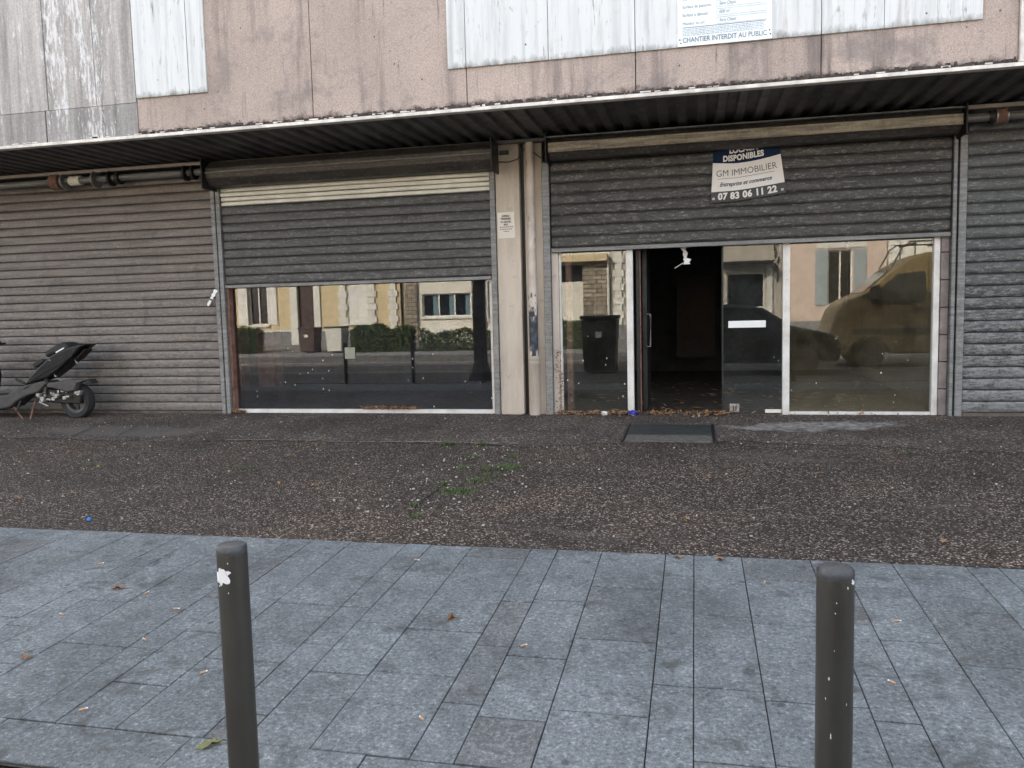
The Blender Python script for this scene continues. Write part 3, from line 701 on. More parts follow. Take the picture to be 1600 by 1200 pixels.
# ------------------------------------------------------------------ signs
# permit board on the fascia
pb = root('permit_board', (.27, FA - .03, 3.62), 'white site notice board with grey print fixed to the upper fascia', 'sign')
PX0, PX1, PZ0 = -.14, .69, 3.617; PY = FA - .03
B().box(PX0, PX1, PY, PY + .008, PZ0, 4.9).build('board', M['sheet'], pb)
def put_text(s, x, z, size, y, mat, parent, bold=0, shear=0, align='LEFT', sx=1, sp=1):
    v, f = text_geo(s, size, bold, shear, sp, align)
    return B().add([(x + p[0] * sx, y, z + p[1]) for p in v], f).build('lettering', mat, parent)
put_text('CHANTIER INTERDIT AU PUBLIC', PX0 + .045, PZ0 + .052, .062, PY - .003, M['inkgrey'], pb, .0008, sx=.82)
for k, (s_, t_) in enumerate((('Hauteur au sol', 'Sans Objet'), ('Surface à démolir', '000 m²'), ('Surface de plancher', 'Sans Objet'), ('Superficie du terrain', '1869 m²'))):
    z = PZ0 + .2 + k * .073
    put_text(s_, PX0 + .045, z, .04, PY - .003, M['inkgrey'], pb, sx=.82)
    put_text(t_, PX0 + .37, z + .004, .042, PY - .003, M['inkgrey'], pb, shear=.25, sx=.8)
    b = B()
    for zz in (z - .026, z + .03): b.box(PX0 + .35, PX1 - .05, PY - .003, PY - .001, zz, zz + .002)
    for xx in (PX0 + .35, PX1 - .052): b.box(xx, xx + .002, PY - .003, PY - .001, z - .0235, z + .0295)
    b.build('table_frame', M['inkpale'], pb)
b = B(); b.box(PX0 + .045, PX1 - .05, PY - .003, PY - .001, PZ0 + .162, PZ0 + .167); b.build('rule', M['inkgrey'], pb)
b = B()
for k in range(5):
    x = PX0 + .045
    while x < PX1 - .07:
        w = rnd.uniform(.008, .035); b.box(x, min(x + w, PX1 - .05), PY - .003, PY - .001, PZ0 + .093 + k * .0135, PZ0 + .098 + k * .0135); x += w + .006
b.build('small_print', M['inkpale'], pb)
for (x, z) in ((PX0 + .02, PZ0 + .06), (PX1 - .02, PZ0 + .075), (PX0 + .03, PZ0 + .03), (PX1 - .012, PZ0 + .04)): B().tube([(x, PY - .005, z), (x, PY, z)], .006, 8).build('screw', M['darkmetal'], pb)
# estate agent's banner on the shutter: curved vinyl
bn = root('banner', (.56, 9.36, 2.39), 'curled white letting banner with a navy head hanging under the shutter hood', 'banner')
def warp(u, v, off=0.0):                              # u 0..1 across, v metres above the lower edge
    k = min(v / .52, 1.3)
    x0 = .182 + .028 * k; x1 = .976 - .075 * k
    x = x0 + (x1 - x0) * u; z = 2.372 + v + .062 * max(0, u - .3) ** 1.3 / .63 ** 1 + .006 * u
    y = 9.345 + .02 * k + .03 * (2 * u - 1) ** 2 - .012 * math.sin(k * 3) - off
    return (x, y, z)
def vin(u0, u1, v0, v1, mat, name, off=0.0, curve=None, nu=24, nv=8):
    b = B(); vs = []; fs = []
    for j in range(nv + 1):
        for i in range(nu + 1):
            u = u0 + (u1 - u0) * i / nu; lo = v0 + (curve(u) if curve else 0); v = lo + (v1 - lo) * j / nv
            vs.append(warp(u, v, off))
    for j in range(nv):
        for i in range(nu): k = j * (nu + 1) + i; fs.append((k, k + 1, k + nu + 2, k + nu + 1))
    return b.add(vs, fs).build(name, mat, bn, smooth=True)
vin(0, 1, 0, .70, M['ban_white'], 'vinyl_sheet')
vin(0, 1, 0, .113, M['ban_grey'], 'phone_strip', .0015)
vin(0, 1, .43, .70, M['ban_blue'], 'head_strip', .0015, lambda u: .0 - .022 * math.sin(u * 3.14) - .014 * u)
def btext(s, uc, vc, size, mat, bold=0, shear=0, sx=1.0, sp=1):
    vt, f = text_geo(s, size, bold, shear, sp); W = .78
    bm = bmesh.new(); vv = [bm.verts.new(p) for p in vt]
    for q in f:
        try: bm.faces.new([vv[i] for i in q])
        except ValueError: pass
    vt = [v.co.copy() for v in bm.verts]; f = [[v.index for v in q.verts] for q in bm.faces] if False else f
    bm.free()
    B().add([warp(uc + p[0] * sx / W, vc + p[1], .004) for p in vt], f).build('lettering', mat, bn)
btext('07 83 06 11 22', .49, .056, .097, M['ban_white'], .0042, 0, .98, 1.06)
btext('Entreprise et commerce', .47, .185, .062, M['inkblue'], .0012, .35, .92)
btext('GM IMMOBILIER', .49, .305, .098, M['ink'], -.0008, 0, .98)
btext('DISPONIBLES', .455, .462, .086, M['ban_white'], .0038, 0, .9, 1.06)
btext('LOCAUX', .46, .545, .086, M['ban_white'], .0038, 0, .95)
vin(.08, .88, .247, .251, M['ink'], 'rule', .003, None, 24, 1)
for (u, v) in ((.035, .04), (.955, .04), (.04, .66), (.96, .66)):
    b = B(); c_ = warp(u, v, .003); b.wheel(c_[0], c_[1], c_[2], [(.007, 0), (.013, 0), (.013, -.003), (.007, -.003)], 14); b.build('eyelet', M['ban_white'], bn)
# paper notice on the pillar
nt = root('paper_notice', (-2.15, 9.395, 2.09), 'small yellowed paper notice taped to the cream pillar', 'notice')
vs = []; fs = []
for j in range(7):
    for i in range(5): vs.append((-2.253 + .205 * i / 4, 9.392 + .004 * math.sin(i * 1.6 + j) * (1 if i in (0, 4) else .3), 2.09 + .3 * j / 6))
for j in range(6):
    for i in range(4): k = j * 5 + i; fs.append((k, k + 1, k + 6, k + 5))
B().add(vs, fs).build('sheet', M['paper'], nt)
for k, (s_, z_) in enumerate((('BUREAU', .255), ('TRANSFERE', .222), ('AU GRAND', .187), ('MAIL', .155))):
    put_text(s_, -2.152, 2.09 + z_, .03, 9.385, M['ink'], nt, .0006, 0, 'CENTER', .8)
b = B()
for k, (w, z_) in enumerate(((.075, .125), (.07, .1), (.03, .075))):
    x = -2.152 - w
    while x < -2.152 + w: q = rnd.uniform(.008, .022); b.box(x, x + q, 9.385, 9.386, 2.09 + z_, 2.09 + z_ + .007); x += q + .005
b.build('small_print', M['ink'], nt)
# sticker inside the left window
st_ = root('window_sticker', (-4.23, 9.49, .69), 'pale square sticker on the left shop window glass', 'sticker')
B().box(-4.3, -4.165, 9.492, 9.496, .69, .83).build('sticker_sheet', simple('faded_sticker', (.3, .3, .23), .7), st_); B().box(-4.285, -4.18, 9.489, 9.491, .745, .75).build('print_line', M['inkgrey'], st_)

# ------------------------------------------------------------------ forecourt hatch
ht = root('floor_hatch', (-.25, 8.45, gz(8.45)), 'dark metal floor hatch with a concrete lip before the doorway', 'hatch')
def gquad(b, x0, x1, y0, y1, h, th=.03):
    b.add([(x0, y0, gz(y0) + h - th), (x1, y0, gz(y0) + h - th), (x1, y1, gz(y1) + h - th), (x0, y1, gz(y1) + h - th), (x0, y0, gz(y0) + h), (x1, y0, gz(y0) + h), (x1, y1, gz(y1) + h), (x0, y1, gz(y1) + h)],
          [(0, 3, 2, 1), (4, 5, 6, 7), (0, 1, 5, 4), (1, 2, 6, 5), (2, 3, 7, 6), (3, 0, 4, 7)]); return b
gquad(B(), -.675, .165, 8.16, 8.72, .022).build('plate', M['hatch'], ht, bevel=.004)
gquad(B(), -.675, .165, 7.86, 8.15, .018).build('concrete_lip', M['concrete'], ht, bevel=.004)
for xa in (-.705, .17): gquad(B(), xa, xa + .025, 7.84, 8.74, .028).build('side_frame', M['darkmetal'], ht, bevel=.003)

# ------------------------------------------------------------------ bollards
def bollard(x, y, label, r=.0425, h=.9):
    z0 = gz(y) - .02; zt = z0 + .0 + h
    o = root('bollard', (x, y, z0), label, 'bollard', 'bollards along the paving edge')
    B().lathe(x, y, [(r, z0), (r, zt - .03), (r * .985, zt - .024)], 40).build('post', M['bollard'], o, smooth=40)
    B().lathe(x, y, [(r * .99, zt - .0239), (r * 1.0, zt - .02), (r * .99, zt - .009), (r * .9, zt - .002), (r * .55, zt + .001)], 40).build('cap', M['captop'], o, smooth=40)
    return o, r, zt
def chip(o, x, y, r, ang, z, sa, sz, seed, rough=.35):   # ragged patch of bare primer following the post
    q = random.Random(seed); n = 36; m = 6; ph = [q.uniform(0, 6.28) for _ in range(6)]; R_ = r + .0005
    vs = [(x + R_ * math.cos(ang), y + R_ * math.sin(ang), z)]; fs = []
    for j in range(1, m + 1):
        for i in range(n):
            t_ = 2 * math.pi * i / n; k = (1 + rough * .5 * sum(math.sin((d + 2) * t_ + ph[d]) / (1 + .25 * d) for d in range(6))) * j / m; a = ang + sa * k * math.cos(t_)
            vs.append((x + R_ * math.cos(a), y + R_ * math.sin(a), z + sz * k * math.sin(t_)))
    fs = [(0, i + 1, (i + 1) % n + 1) for i in range(n)]
    for j in range(m - 1):
        for i in range(n): fs.append((1 + j * n + i, 1 + (j + 1) * n + i, 1 + (j + 1) * n + (i + 1) % n, 1 + j * n + (i + 1) % n))
    B().add(vs, fs).build('paint_chip', M['chip'], o)
b1, r_, zt_ = bollard(-1.285, 2.017, 'brown-grey bollard with a torn white patch near its top', .0425, .925)
chip(b1, -1.285, 2.017, r_, R(-107), zt_ - .085, .52, .026, 3, .3); chip(b1, -1.285, 2.017, r_, R(-76), zt_ - .072, .13, .007, 4); chip(b1, -1.285, 2.017, r_, R(-75), zt_ - .045, .03, .002, 5)
chip(b1, -1.285, 2.017, r_, R(-78), zt_ - .13, .03, .002, 6); chip(b1, -1.285, 2.017, r_, R(-118), zt_ - .112, .05, .003, 7)
b2, r_, zt_ = bollard(.3215, 1.982, 'brown-grey bollard with a chipped cap, nearest the open shop doorway', .0425, .946)
for (a, z, sa, sz) in ((-35, .03, .22, .006), (-60, .04, .04, .004), (-95, .075, .03, .002), (-98, .1, .035, .002), (-100, .19, .02, .002), (-115, .26, .04, .005), (-125, .31, .03, .003), (-60, .32, .02, .004), (-108, .4, .03, .009)):
    chip(b2, .3215, 1.982, r_, R(a), zt_ - z, sa * .8, sz * .9, int(z * 1000), .4)
for k, (bx, lb) in enumerate(((-2.88, 'brown-grey bollard second from the street tree on its right side'), (-4.49, 'brown-grey bollard standing nearest the street tree trunk'), (-6.09, 'brown-grey bollard mirrored in the left window before the clipped hedge'), (-7.69, 'brown-grey bollard mirrored in the left window before the wheelie bins'), (1.93, 'brown-grey bollard right of the doorway, in front of the yellow van'))):
    o = copy_tree(bpy.data.objects['bollard.001']); o.location = (bx, 2.0, gz(2.0) - .02); o['label'] = lb

# ------------------------------------------------------------------ scooter leaning by the leftmost shutter
def scooter():
    y = 9.02
    s = root('motor_scooter', (-8.5, y, gz(y)), 'battered black and grey motor scooter on its stand by the leftmost shutter', 'scooter')
    g0 = gz(y)
    def P(u, v): return (-9.17 + .00152 * u, 1.27 - .00127 * v)
    tail = [P(*p) for p in ((390, 668), (470, 560), (560, 470), (640, 400), (700, 350), (860, 280), (985, 248), (1040, 252), (990, 290), (930, 350), (880, 410), (760, 510), (650, 590), (500, 640))]
    B().prism(tail, y - .12, y + .12).build('tail_body', M['black'], s, bevel=.065, seg=5)
    B().prism([P(*p) for p in ((440, 630), (600, 520), (760, 440), (900, 360), (905, 372), (770, 462), (610, 545), (450, 648))], y - .125, y - .108).build('side_trim', M['black'], s, bevel=.004)
    B().prism([P(*p) for p in ((625, 345), (650, 310), (740, 255), (810, 228), (850, 240), (870, 290), (700, 350), (640, 385))], y - .12, y + .12).build('seat', M['blackmat'], s, bevel=.03, seg=3)
    put = P(795, 300)
    B().prism([P(*p) for p in ((745, 325), (830, 280), (834, 290), (750, 336))], y - .124, y - .121).build('seat_badge', M['white'], s)
    B().prism([P(*p) for p in ((480, 440), (580, 395), (610, 420), (500, 490))], y - .1, y + .1).build('under_seat_box', M['blackmat'], s, bevel=.015)
    B().tube([(P(480, 450)[0], y - .05, P(480, 450)[1]), (P(560, 400)[0], y - .05, P(560, 400)[1]), (P(640, 405)[0], y - .05, P(640, 405)[1])], .007, 6).build('grab_wire', M['darkmetal'], s)
    B().prism([P(*p) for p in ((-120, 800), (0, 775), (240, 760), (350, 680), (620, 615), (650, 640), (560, 735), (440, 770), (330, 830), (260, 890), (60, 935), (-120, 940))], y - .16, y + .1).build('footboard', M['greyplas'], s, bevel=.02)
    B().prism([P(*p) for p in ((655, 640), (760, 625), (900, 600), (1030, 612), (960, 650), (930, 720), (860, 735), (700, 690), (650, 690))], y - .17, y - .07).build('side_panel', M['greyplas'], s, bevel=.02)
    cx, cz, r = -7.86, g0 + .232, .232
    w = B().wheel(cx, y, cz, [(r - .075, -.055), (r - .02, -.062), (r, -.03), (r, .03), (r - .02, .062), (r - .075, .055)], 36).build('rear_wheel', M['rubber'], s, smooth=50)
    b = B().wheel(cx, y, cz, [(.12, -.04), (.157, -.05), (.157, .05), (.12, .04)], 30)
    for k in range(3):
        a = k * 2.094 + .4; b.tube([(cx, y, cz), (cx + .13 * math.cos(a), y, cz + .13 * math.sin(a))], .022, 6)
    b.build('rim', M['greyplas'], w)
    e = B(); q = random.Random(5)
    for k in range(26):
        u, v = q.uniform(520, 930), q.uniform(700, 860) ; v = 840 - (u - 520) * .1 + q.uniform(-60, 40)
        p = P(u, v - 20); l_ = q.uniform(.02, .06)
        e.box(p[0], p[0] + l_, y - .13 + q.uniform(-.02, .02), y - .05, p[1], p[1] + q.uniform(.015, .05))
    e.build('engine', M['alu'], s, bevel=.006)
    B().prism([P(*p) for p in ((600, 700), (950, 730), (930, 860), (640, 850), (520, 800), (440, 790))], y - .09, y + .04).build('crankcase', M['darkmetal'], s, bevel=.015)
    for (a, c_) in (((490, 830), (440, 1062)), ((265, 890), (372, 1035))):
        p, q_ = P(*a), P(*c_); B().tube([(p[0], y - .1, p[1]), (q_[0], y - .13, max(q_[1], gz(y - .13)))], .011, 8).build('stand_leg', M['rust'], s)
    p = P(350, 930); B().tube([(P(380, 820)[0], y - .16, P(380, 820)[1]), (p[0], y - .2, p[1])], .012, 6).build('side_stand', M['darkmetal'], s)
    b = B(); b.tube([(P(390, 665)[0], y, P(390, 665)[1]), (P(330, 640)[0], y - .03, P(330, 640)[1]), (P(280, 600)[0], y - .06, P(280, 600)[1])], .014, 8); b.build('kick_lever', M['darkmetal'], s)
    # shock absorber
    B().tube([(P(620, 600)[0], y - .09, P(620, 600)[1]), (P(600, 760)[0], y - .09, P(600, 760)[1])], .03, 10).build('shock_absorber', M['darkmetal'], s, smooth=50)
    # tail light stalks
    for (u, v) in ((945, 435), (725, 572), (680, 410)):
        c_ = P(u, v); b = B(); b.tube([(c_[0] - .05, y - .09, c_[1] + .03), (c_[0], y - .12, c_[1])], .006, 6); b.lathe(c_[0], y - .12, [(.004, c_[1] - .012), (.013, c_[1] - .004), (.013, c_[1] + .006), (.004, c_[1] + .012)], 10); b.build('indicator', M['alu'], s)
    b = B(); b.tube([(P(600, 720)[0], y - .14, P(600, 720)[1]), (P(520, 640)[0], y - .15, P(520, 640)[1]), (P(420, 700)[0], y - .17, P(420, 700)[1])], .006, 6); b.build('hose', M['darkmetal'], s, smooth=True)
    b = B(); b.tube([(P(560, 830)[0], y - .15, P(560, 830)[1]), (P(650, 880)[0], y - .15, P(650, 880)[1])], .012, 6); b.build('footpeg', M['alu'], s, smooth=True)
    B().prism([P(*p) for p in ((905, 395), (1000, 300), (1008, 312), (915, 408))], y - .07, y + .07).build('tail_light', M['redbrown'], s, bevel=.004)
    B().prism([P(*p) for p in ((900, 628), (1020, 606), (1048, 650), (1036, 655), (1010, 622), (905, 642))], y - .06, y + .06).build('mudguard', M['blackmat'], s, bevel=.006)
    for k in range(7):
        p_ = P(612 - k * 3, 625 + k * 18); b = B(); b.tube([(p_[0], y - .09, p_[1]), (p_[0] - .001, y - .09, p_[1] - .008)], .036, 10); b.build('spring_coil', M['alu'], s)
    # front end, out of the frame
    fx = -9.32
    w = B().wheel(fx - .12, y, cz, [(r - .075, -.05), (r - .02, -.056), (r, -.03), (r, .03), (r - .02, .056), (r - .075, .05)], 36).build('front_wheel', M['rubber'], s, smooth=50)
    B().wheel(fx - .12, y, cz, [(.03, -.04), (.157, -.045), (.157, .045), (.03, .04)], 30).build('rim', M['greyplas'], w)
    B().prism([(fx + .1, .3), (fx + .16, .55), (fx + .12, .82), (fx - .02, .92), (fx - .1, .72), (fx - .16, .5), (fx - .02, .42)], y - .17, y + .17).build('front_shield', M['redbrown'], s, bevel=.04, seg=3)
    B().tube([(fx - .12, y - .07, cz), (fx + .02, y - .05, .62), (fx + .1, y, .95)], .022, 8).build('fork', M['darkmetal'], s)
    hb = B().tube([(fx + .1, y + .3, .97), (fx + .1, y, .95), (fx + .3, y - .28, .965)], .014, 8).build('handlebar', M['darkmetal'], s)
    B().tube([(fx + .24, y - .2, .962), (-8.97, y - .33, .955)], .019, 10).build('grip', M['blackmat'], hb)
    B().prism([(fx + .03, .9), (fx + .2, .93), (fx + .24, 1.0), (fx + .1, 1.06), (fx, 1.0)], y - .12, y + .12).build('handlebar_cowl', M['black'], s, bevel=.02)
    return s
scooter()

# ------------------------------------------------------------------ plants, leaves, litter
def leaves_in(b, n, fn, size, q):
    for _ in range(n):
        p, t_ = fn(q); s_ = size * q.uniform(.6, 1.4)
        d = Vector((q.uniform(-1, 1), q.uniform(-1, 1), q.uniform(-1, 1))).normalized(); e = d.cross(Vector((q.uniform(-1, 1), q.uniform(-1, 1), q.uniform(-1, 1)))).normalized()
        p = Vector(p)
        b.add([p - d * s_, p + e * s_ * .45, p + d * s_, p - e * s_ * .45], [(0, 1, 2, 3)], t_)
def hedge(x0, x1, y0, y1, z0, z1, n, label):
    q = random.Random(int(abs(x0) * 77)); o = root('hedge', ((x0 + x1) / 2, (y0 + y1) / 2, z0), label, 'hedge')
    b = B()
    def fn(q):
        while True:
            u, v, w = q.random(), q.random(), q.random()
            sx = min(u, 1 - u) * (x1 - x0); ed = min(sx, min(v, 1 - v) * (y1 - y0), (1 - w) * (z1 - z0))
            if ed < .16 or q.random() < .15: break
        x = x0 + (x1 - x0) * u; bump = .09 * math.sin(x * 3.3) + .06 * math.sin(x * 7 + 1)
        return (x, y0 + (y1 - y0) * v, z0 + (z1 + bump - z0) * w + q.uniform(-.05, .05)), q.random()
    leaves_in(b, n, fn, .06, q); b.build('foliage', M['hedge'], o, norm=False)
    st = B()
    for k in range(max(3, int((x1 - x0) * 3))):
        x = x0 + .1 + (x1 - x0 - .2) * q.random(); y = (y0 + y1) / 2 + q.uniform(-.1, .1)
        st.tube([(x, y, z0 - .05), (x + q.uniform(-.1, .1), y, z0 + (z1 - z0) * .5), (x + q.uniform(-.2, .2), y + q.uniform(-.2, .2), z0 + (z1 - z0) * .9)], [.018, .012, .005], 5)
    st.build('stems', M['bark'], o)
hedge(-13.7, -11.1, -12.5, -11.75, -.3, .72, 9000, 'dense green hedge across the road between the wheelie bins and the stone pillar')
hedge(-20.5, -17.9, -12.5, -11.8, -.3, .72, 6500, 'dark green hedge across the road left of the brown bin')
hedge(-10.8, -7.3, -12.4, -11.9, -.3, .5, 4200, 'low sparse hedge before the white recessed window across the road')
hedge(-6.2, -4.2, -12.6, -12.0, -.3, .8, 5000, 'trimmed hedge before the roller-shuttered opening across the road')

def tree(x, y, z0, label):
    q = random.Random(9); o = root('street_tree', (x, y, z0), label, 'tree')
    b = B(); b.tube([(x, y, z0 - .05), (x, y, z0 + .12), (x + .01, y, z0 + .45), (x, y + .02, z0 + 1.6), (x + .04, y, z0 + 3.2), (x + .05, y, z0 + 5.2)], [.34, .25, .17, .145, .13, .07], 14)
    ends = []
    for k in range(9):
        a = k * 2.4 + q.uniform(-.3, .3); h = 3.0 + k * .27; L_ = q.uniform(1.3, 2.3)
        e = (x + L_ * math.cos(a), y + L_ * math.sin(a), z0 + h + q.uniform(.9, 1.7)); m = (x + .5 * L_ * math.cos(a), y + .5 * L_ * math.sin(a), z0 + h + .5)
        b.tube([(x + .03, y, z0 + h), m, e], [.06, .04, .012], 7); ends += [m, e]
    b.build('trunk', M['bark'], o, smooth=50)
    ends.append((x, y, z0 + 6.2))
    def fn(q):
        c_ = q.choice(ends); r = .75 * abs(q.gauss(0, .6)); d = Vector((q.gauss(0, 1), q.gauss(0, 1), q.gauss(0, .8))).normalized()
        return Vector(c_) + d * r, q.random()
    c = B(); leaves_in(c, 7000, fn, .075, q); c.build('crown', M['crown'], o, norm=False)
tree(-5.05, .1, -.41, 'dark trunked street tree at the roadside, mirrored at the right of the left window')

q = random.Random(21)
def blades(b, cx, cy, rx, ry, n, h):
    for _ in range(n):
        x = cx + q.gauss(0, rx * .5); y = cy + q.gauss(0, ry * .5); z = gz(y) + .004; a = q.uniform(0, 6.28); hh = h * q.uniform(.4, 1.2); w = q.uniform(.002, .005)
        dx, dy = math.cos(a), math.sin(a); lean = q.uniform(.2, 1.1) * hh
        b.add([(x - dy * w, y + dx * w, z), (x + dy * w, y - dx * w, z), (x + dx * lean, y + dy * lean, z + hh)], [(0, 1, 2)], q.random())
b = B()
for (cx, cy, rx, ry, n, h) in ((-2.39, 7.65, 0.1, 0.05, 220, 0.032), (-2.05, 7.67, 0.07, 0.03, 90, 0.032), (-1.57, 6.7, 0.11, 0.1, 240, 0.032), (-1.75, 6.62, 0.06, 0.06, 70, 0.032), (-1.98, 6.66, 0.07, 0.05, 50, 0.032), (-1.73, 6.24, 0.09, 0.08, 110, 0.032), (-1.79, 5.89, 0.14, 0.1, 260, 0.032), (-1.96, 6.14, 0.04, 0.05, 60, 0.032), (-1.99, 5.48, 0.03, 0.05, 40, 0.032), (-1.89, 5.21, 0.05, 0.05, 40, 0.032), (-1.63, 7.16, 0.06, 0.05, 60, 0.032), (-2.02, 7.1, 0.1, 0.1, 40, 0.032), (-1.62, 6.41, 0.12, 0.1, 60, 0.032), (-4.02, 6.49, 0.1, 0.03, 60, 0.02), (-5.56, 6.53, 0.1, 0.03, 50, 0.02), (1.8, 7.49, 0.1, 0.03, 70, 0.02), (-3.83, 6.41, 0.1, 0.03, 25, 0.02)):
    blades(b, cx, cy, rx, ry, n, h)
tag(b.build('weeds', M['grass'], norm=False), 'low green weeds sprouting from the cracks of the pebble forecourt', 'weeds', kind='stuff')
# forecourt joint: a narrow dark crack
b = B(); pts = [(-1.96, 5.25), (-1.985, 5.55), (-1.965, 5.85), (-1.955, 6.15), (-1.93, 6.35)]
struct_pts = []
for i in range(len(pts) - 1):
    (xa, ya), (xb, yb) = pts[i], pts[i + 1]; w = .006
    b.add([(xa - w, ya, gz(ya) + .0125), (xa + w, ya, gz(ya) + .0125), (xb + w, yb, gz(yb) + .0125), (xb - w, yb, gz(yb) + .0125)], [(0, 1, 2, 3)])
for (xa, ya, xb, yb) in ((-6.9, 7.8, -7.15, 8.5), (-6.35, 7.85, -6.55, 8.45), (-1.98, 9.45, -2.05, 8.75)):
    w = .008; b.add([(xa - w, ya, gz(ya) + .02), (xa + w, ya, gz(ya) + .02), (xb + w, yb, gz(yb) + .02), (xb - w, yb, gz(yb) + .02)], [(0, 1, 2, 3)])
struct(b, 'forecourt_crack', M['joint'])
b = B(); x = -4.9
while x < -1.75:
    w = rnd.uniform(.03, .14); y = 7.69 + .02 * math.sin(x * 4) + rnd.uniform(-.006, .006)
    if rnd.random() < .72: b.add([(x, y, gz(y) + .016), (x + w, y + rnd.uniform(-.006, .006), gz(y) + .016), (x + w, y + rnd.uniform(.012, .03), gz(y) + .017), (x, y + .02, gz(y) + .017)], [(0, 1, 2, 3)])
    x += w + .004
struct(b, 'worn_edge', simple('pale_worn_edge', (.3, .27, .24), .9, 0, .4, 12))
# leaf litter drifted against the shop front
def litter(b, x0, x1, y0, y1, n, s0=.012, s1=.032, zmax=.03, zf=None):
    for _ in range(n):
        x = q.uniform(x0, x1); y = y1 - abs(q.gauss(0, (y1 - y0) * .5)); z = (gz(y) if zf is None else zf) + .012 + q.uniform(0, zmax); s_ = q.uniform(s0, s1)
        d = Vector((q.uniform(-1, 1), q.uniform(-1, 1), q.uniform(-.5, .5))).normalized(); e = d.cross(Vector((q.uniform(-.6, .6), q.uniform(-.6, .6), 1))).normalized(); p = Vector((x, y, z))
        up = Vector((0, 0, s_ * q.uniform(0, .5)))
        b.add([p - d * s_ + up, p + e * s_ * .5, p + d * s_ + up, p - e * s_ * .5], [(0, 1, 2), (0, 2, 3)], q.random())
b = B()
litter(b, -1.6, -.7, 9.36, 9.46, 420); litter(b, -.7, .35, 9.36, 9.5, 230); litter(b, .1, .4, 9.35, 9.45, 90)
litter(b, -4.1, -3.3, 9.4, 9.475, 230, zf=.045); litter(b, -5.85, -5.7, 9.36, 9.46, 70)
litter(b, -1.9, 2.6, 8.9, 9.45, 120)
for k in range(150):                                  # dead creeper leaves caught along the jamb
    z = q.uniform(.02, .75); x = -1.555 + q.gauss(0, .02) - (.06 * (z > .5)) * q.random(); litter(b, x, x + .02, 9.41, 9.43, 1, .01, .022, .01, z)
tag(b.build('leaf_litter', M['dryleaf'], norm=False), 'dry brown leaves drifted along the foot of the shop front', 'leaf litter', kind='stuff')
# pale chips and crumbs lying on the forecourt
b = B()
for _ in range(420):
    x = q.uniform(-9, 4); y = q.uniform(4.75, 9.3); s_ = q.uniform(.003, .008); z = gz(y) + .01
    if q.random() < .3: x = q.gauss(-1.9, .35); y = q.uniform(4.75, 7.2)
    b.box(x, x + s_ * q.uniform(1, 2.4), y, y + s_ * 1.5, z - .004, z + s_ * .6)
tag(b.build('stone_crumbs', simple('pale_stone_crumb', (.45, .42, .38), .9, 0, .4, 30)), 'pale stone chips scattered over the pebble forecourt', 'stone chips', kind='stuff')

def leaf_mesh(b, x, y, s_, a, curl, z=None, lobes=False):
    z = (gz(y) + .004) if z is None else z; n = 14; vs = [(x, y, z + .003)]
    for i in range(n):
        t_ = 2 * math.pi * i / n; r = s_ * (.55 + .45 * abs(math.cos(t_)))
        if lobes: r *= (1.25 if i % 2 == 0 else .6)
        px, py = r * math.cos(t_), r * .62 * math.sin(t_)
        vs.append((x + px * math.cos(a) - py * math.sin(a), y + px * math.sin(a) + py * math.cos(a), z + curl * s_ * (abs(math.sin(t_)) ** 1.5) * (1 if i % 3 else .5) + .001))
    b.add(vs, [(0, i + 1, (i + 1) % n + 1) for i in range(n)], q.random())
def one_leaf(mat, x, y, s_, label, lobes=False, curl=.5, name='fallen_leaf', cat='leaf'):
    o = root(name, (x, y, gz(y)), label, cat); b = B(); leaf_mesh(b, x, y, s_, q.uniform(0, 3), curl, None, lobes)
    b.build('blade', mat, o, smooth=True)
    B().tube([(x, y, gz(y) + .006), (x + s_ * 1.3, y + s_ * .5, gz(y) + .004)], .0016, 5).build('stalk', mat, o); return o
one_leaf(M['yleaf'], -1.70, 2.46, .05, 'greenish yellow leaf lying on the kerb seam left of the bollard with the white patch', True, .3)
one_leaf(M['bleaf'], -3.1, 3.75, 0.041, 'lobed brown leaf on the paving at the left, pointed like a star', True, .5)
one_leaf(M['bleaf'], -2.95, 2.95, 0.028, 'curled brown leaf on the slabs at the far left', False, .9)
one_leaf(M['bleaf'], -1.15, 3.62, 0.022, 'tightly curled tan leaf on the slabs midway between the two bollards', False, 1.6)
one_leaf(M['bleaf'], .13, 4.62, 0.028, 'orange-brown leaf at the pebble edge straight ahead of the doorway, right one of two', False, .5)
one_leaf(M['bleaf'], -.1, 4.63, 0.027, 'brown leaf at the pebble edge straight ahead of the doorway, left one of two', False, .5)
one_leaf(M['bleaf'], .1, 2.55, .03, 'pale brown leaf on the slabs right beside the foot of the right bollard', False, .6)
# loose cigarette ends and small leaves nothing tells apart
bt = root('cigarette_end', (0, 3, gz(3)), 'orange cigarette end dropped on the grey granite paving', 'cigarette end', 'cigarette ends on the paving')
B().tube([(-.012, 3, gz(3) + .005), (.012, 3, gz(3) + .005)], .004, 8).build('filter', M['butt'], bt); B().tube([(.0121, 3, gz(3) + .005), (.02, 3, gz(3) + .005)], .0037, 8).build('burnt_tip', M['chip'], bt)
for k, (x, y) in enumerate(((-2.9, 3.72), (-2.6, 3.55), (-2.05, 2.95), (-2.35, 2.6), (-.75, 3.4), (-3.15, 3.4), (.9, 3.9), (-3.5, 4.1), (-1.0, 2.75), (.75, 3.3), (-2.52, 3.2), (.35, 4.3), (-1.6, 4.4))):
    o = bt if k == 0 else copy_tree(bt); o.location = (x, y, gz(y)); o.rotation_euler = (0, 0, q.uniform(0, 3))
lf = root('small_leaf', (0, 6, gz(6)), 'small dry orange leaf lying on the dark pebble forecourt', 'leaf', 'small leaves on the forecourt')
b = B(); leaf_mesh(b, 0, 6, .025, 0, .6, gz(6) + .01); b.build('blade', M['dryleaf'], lf)
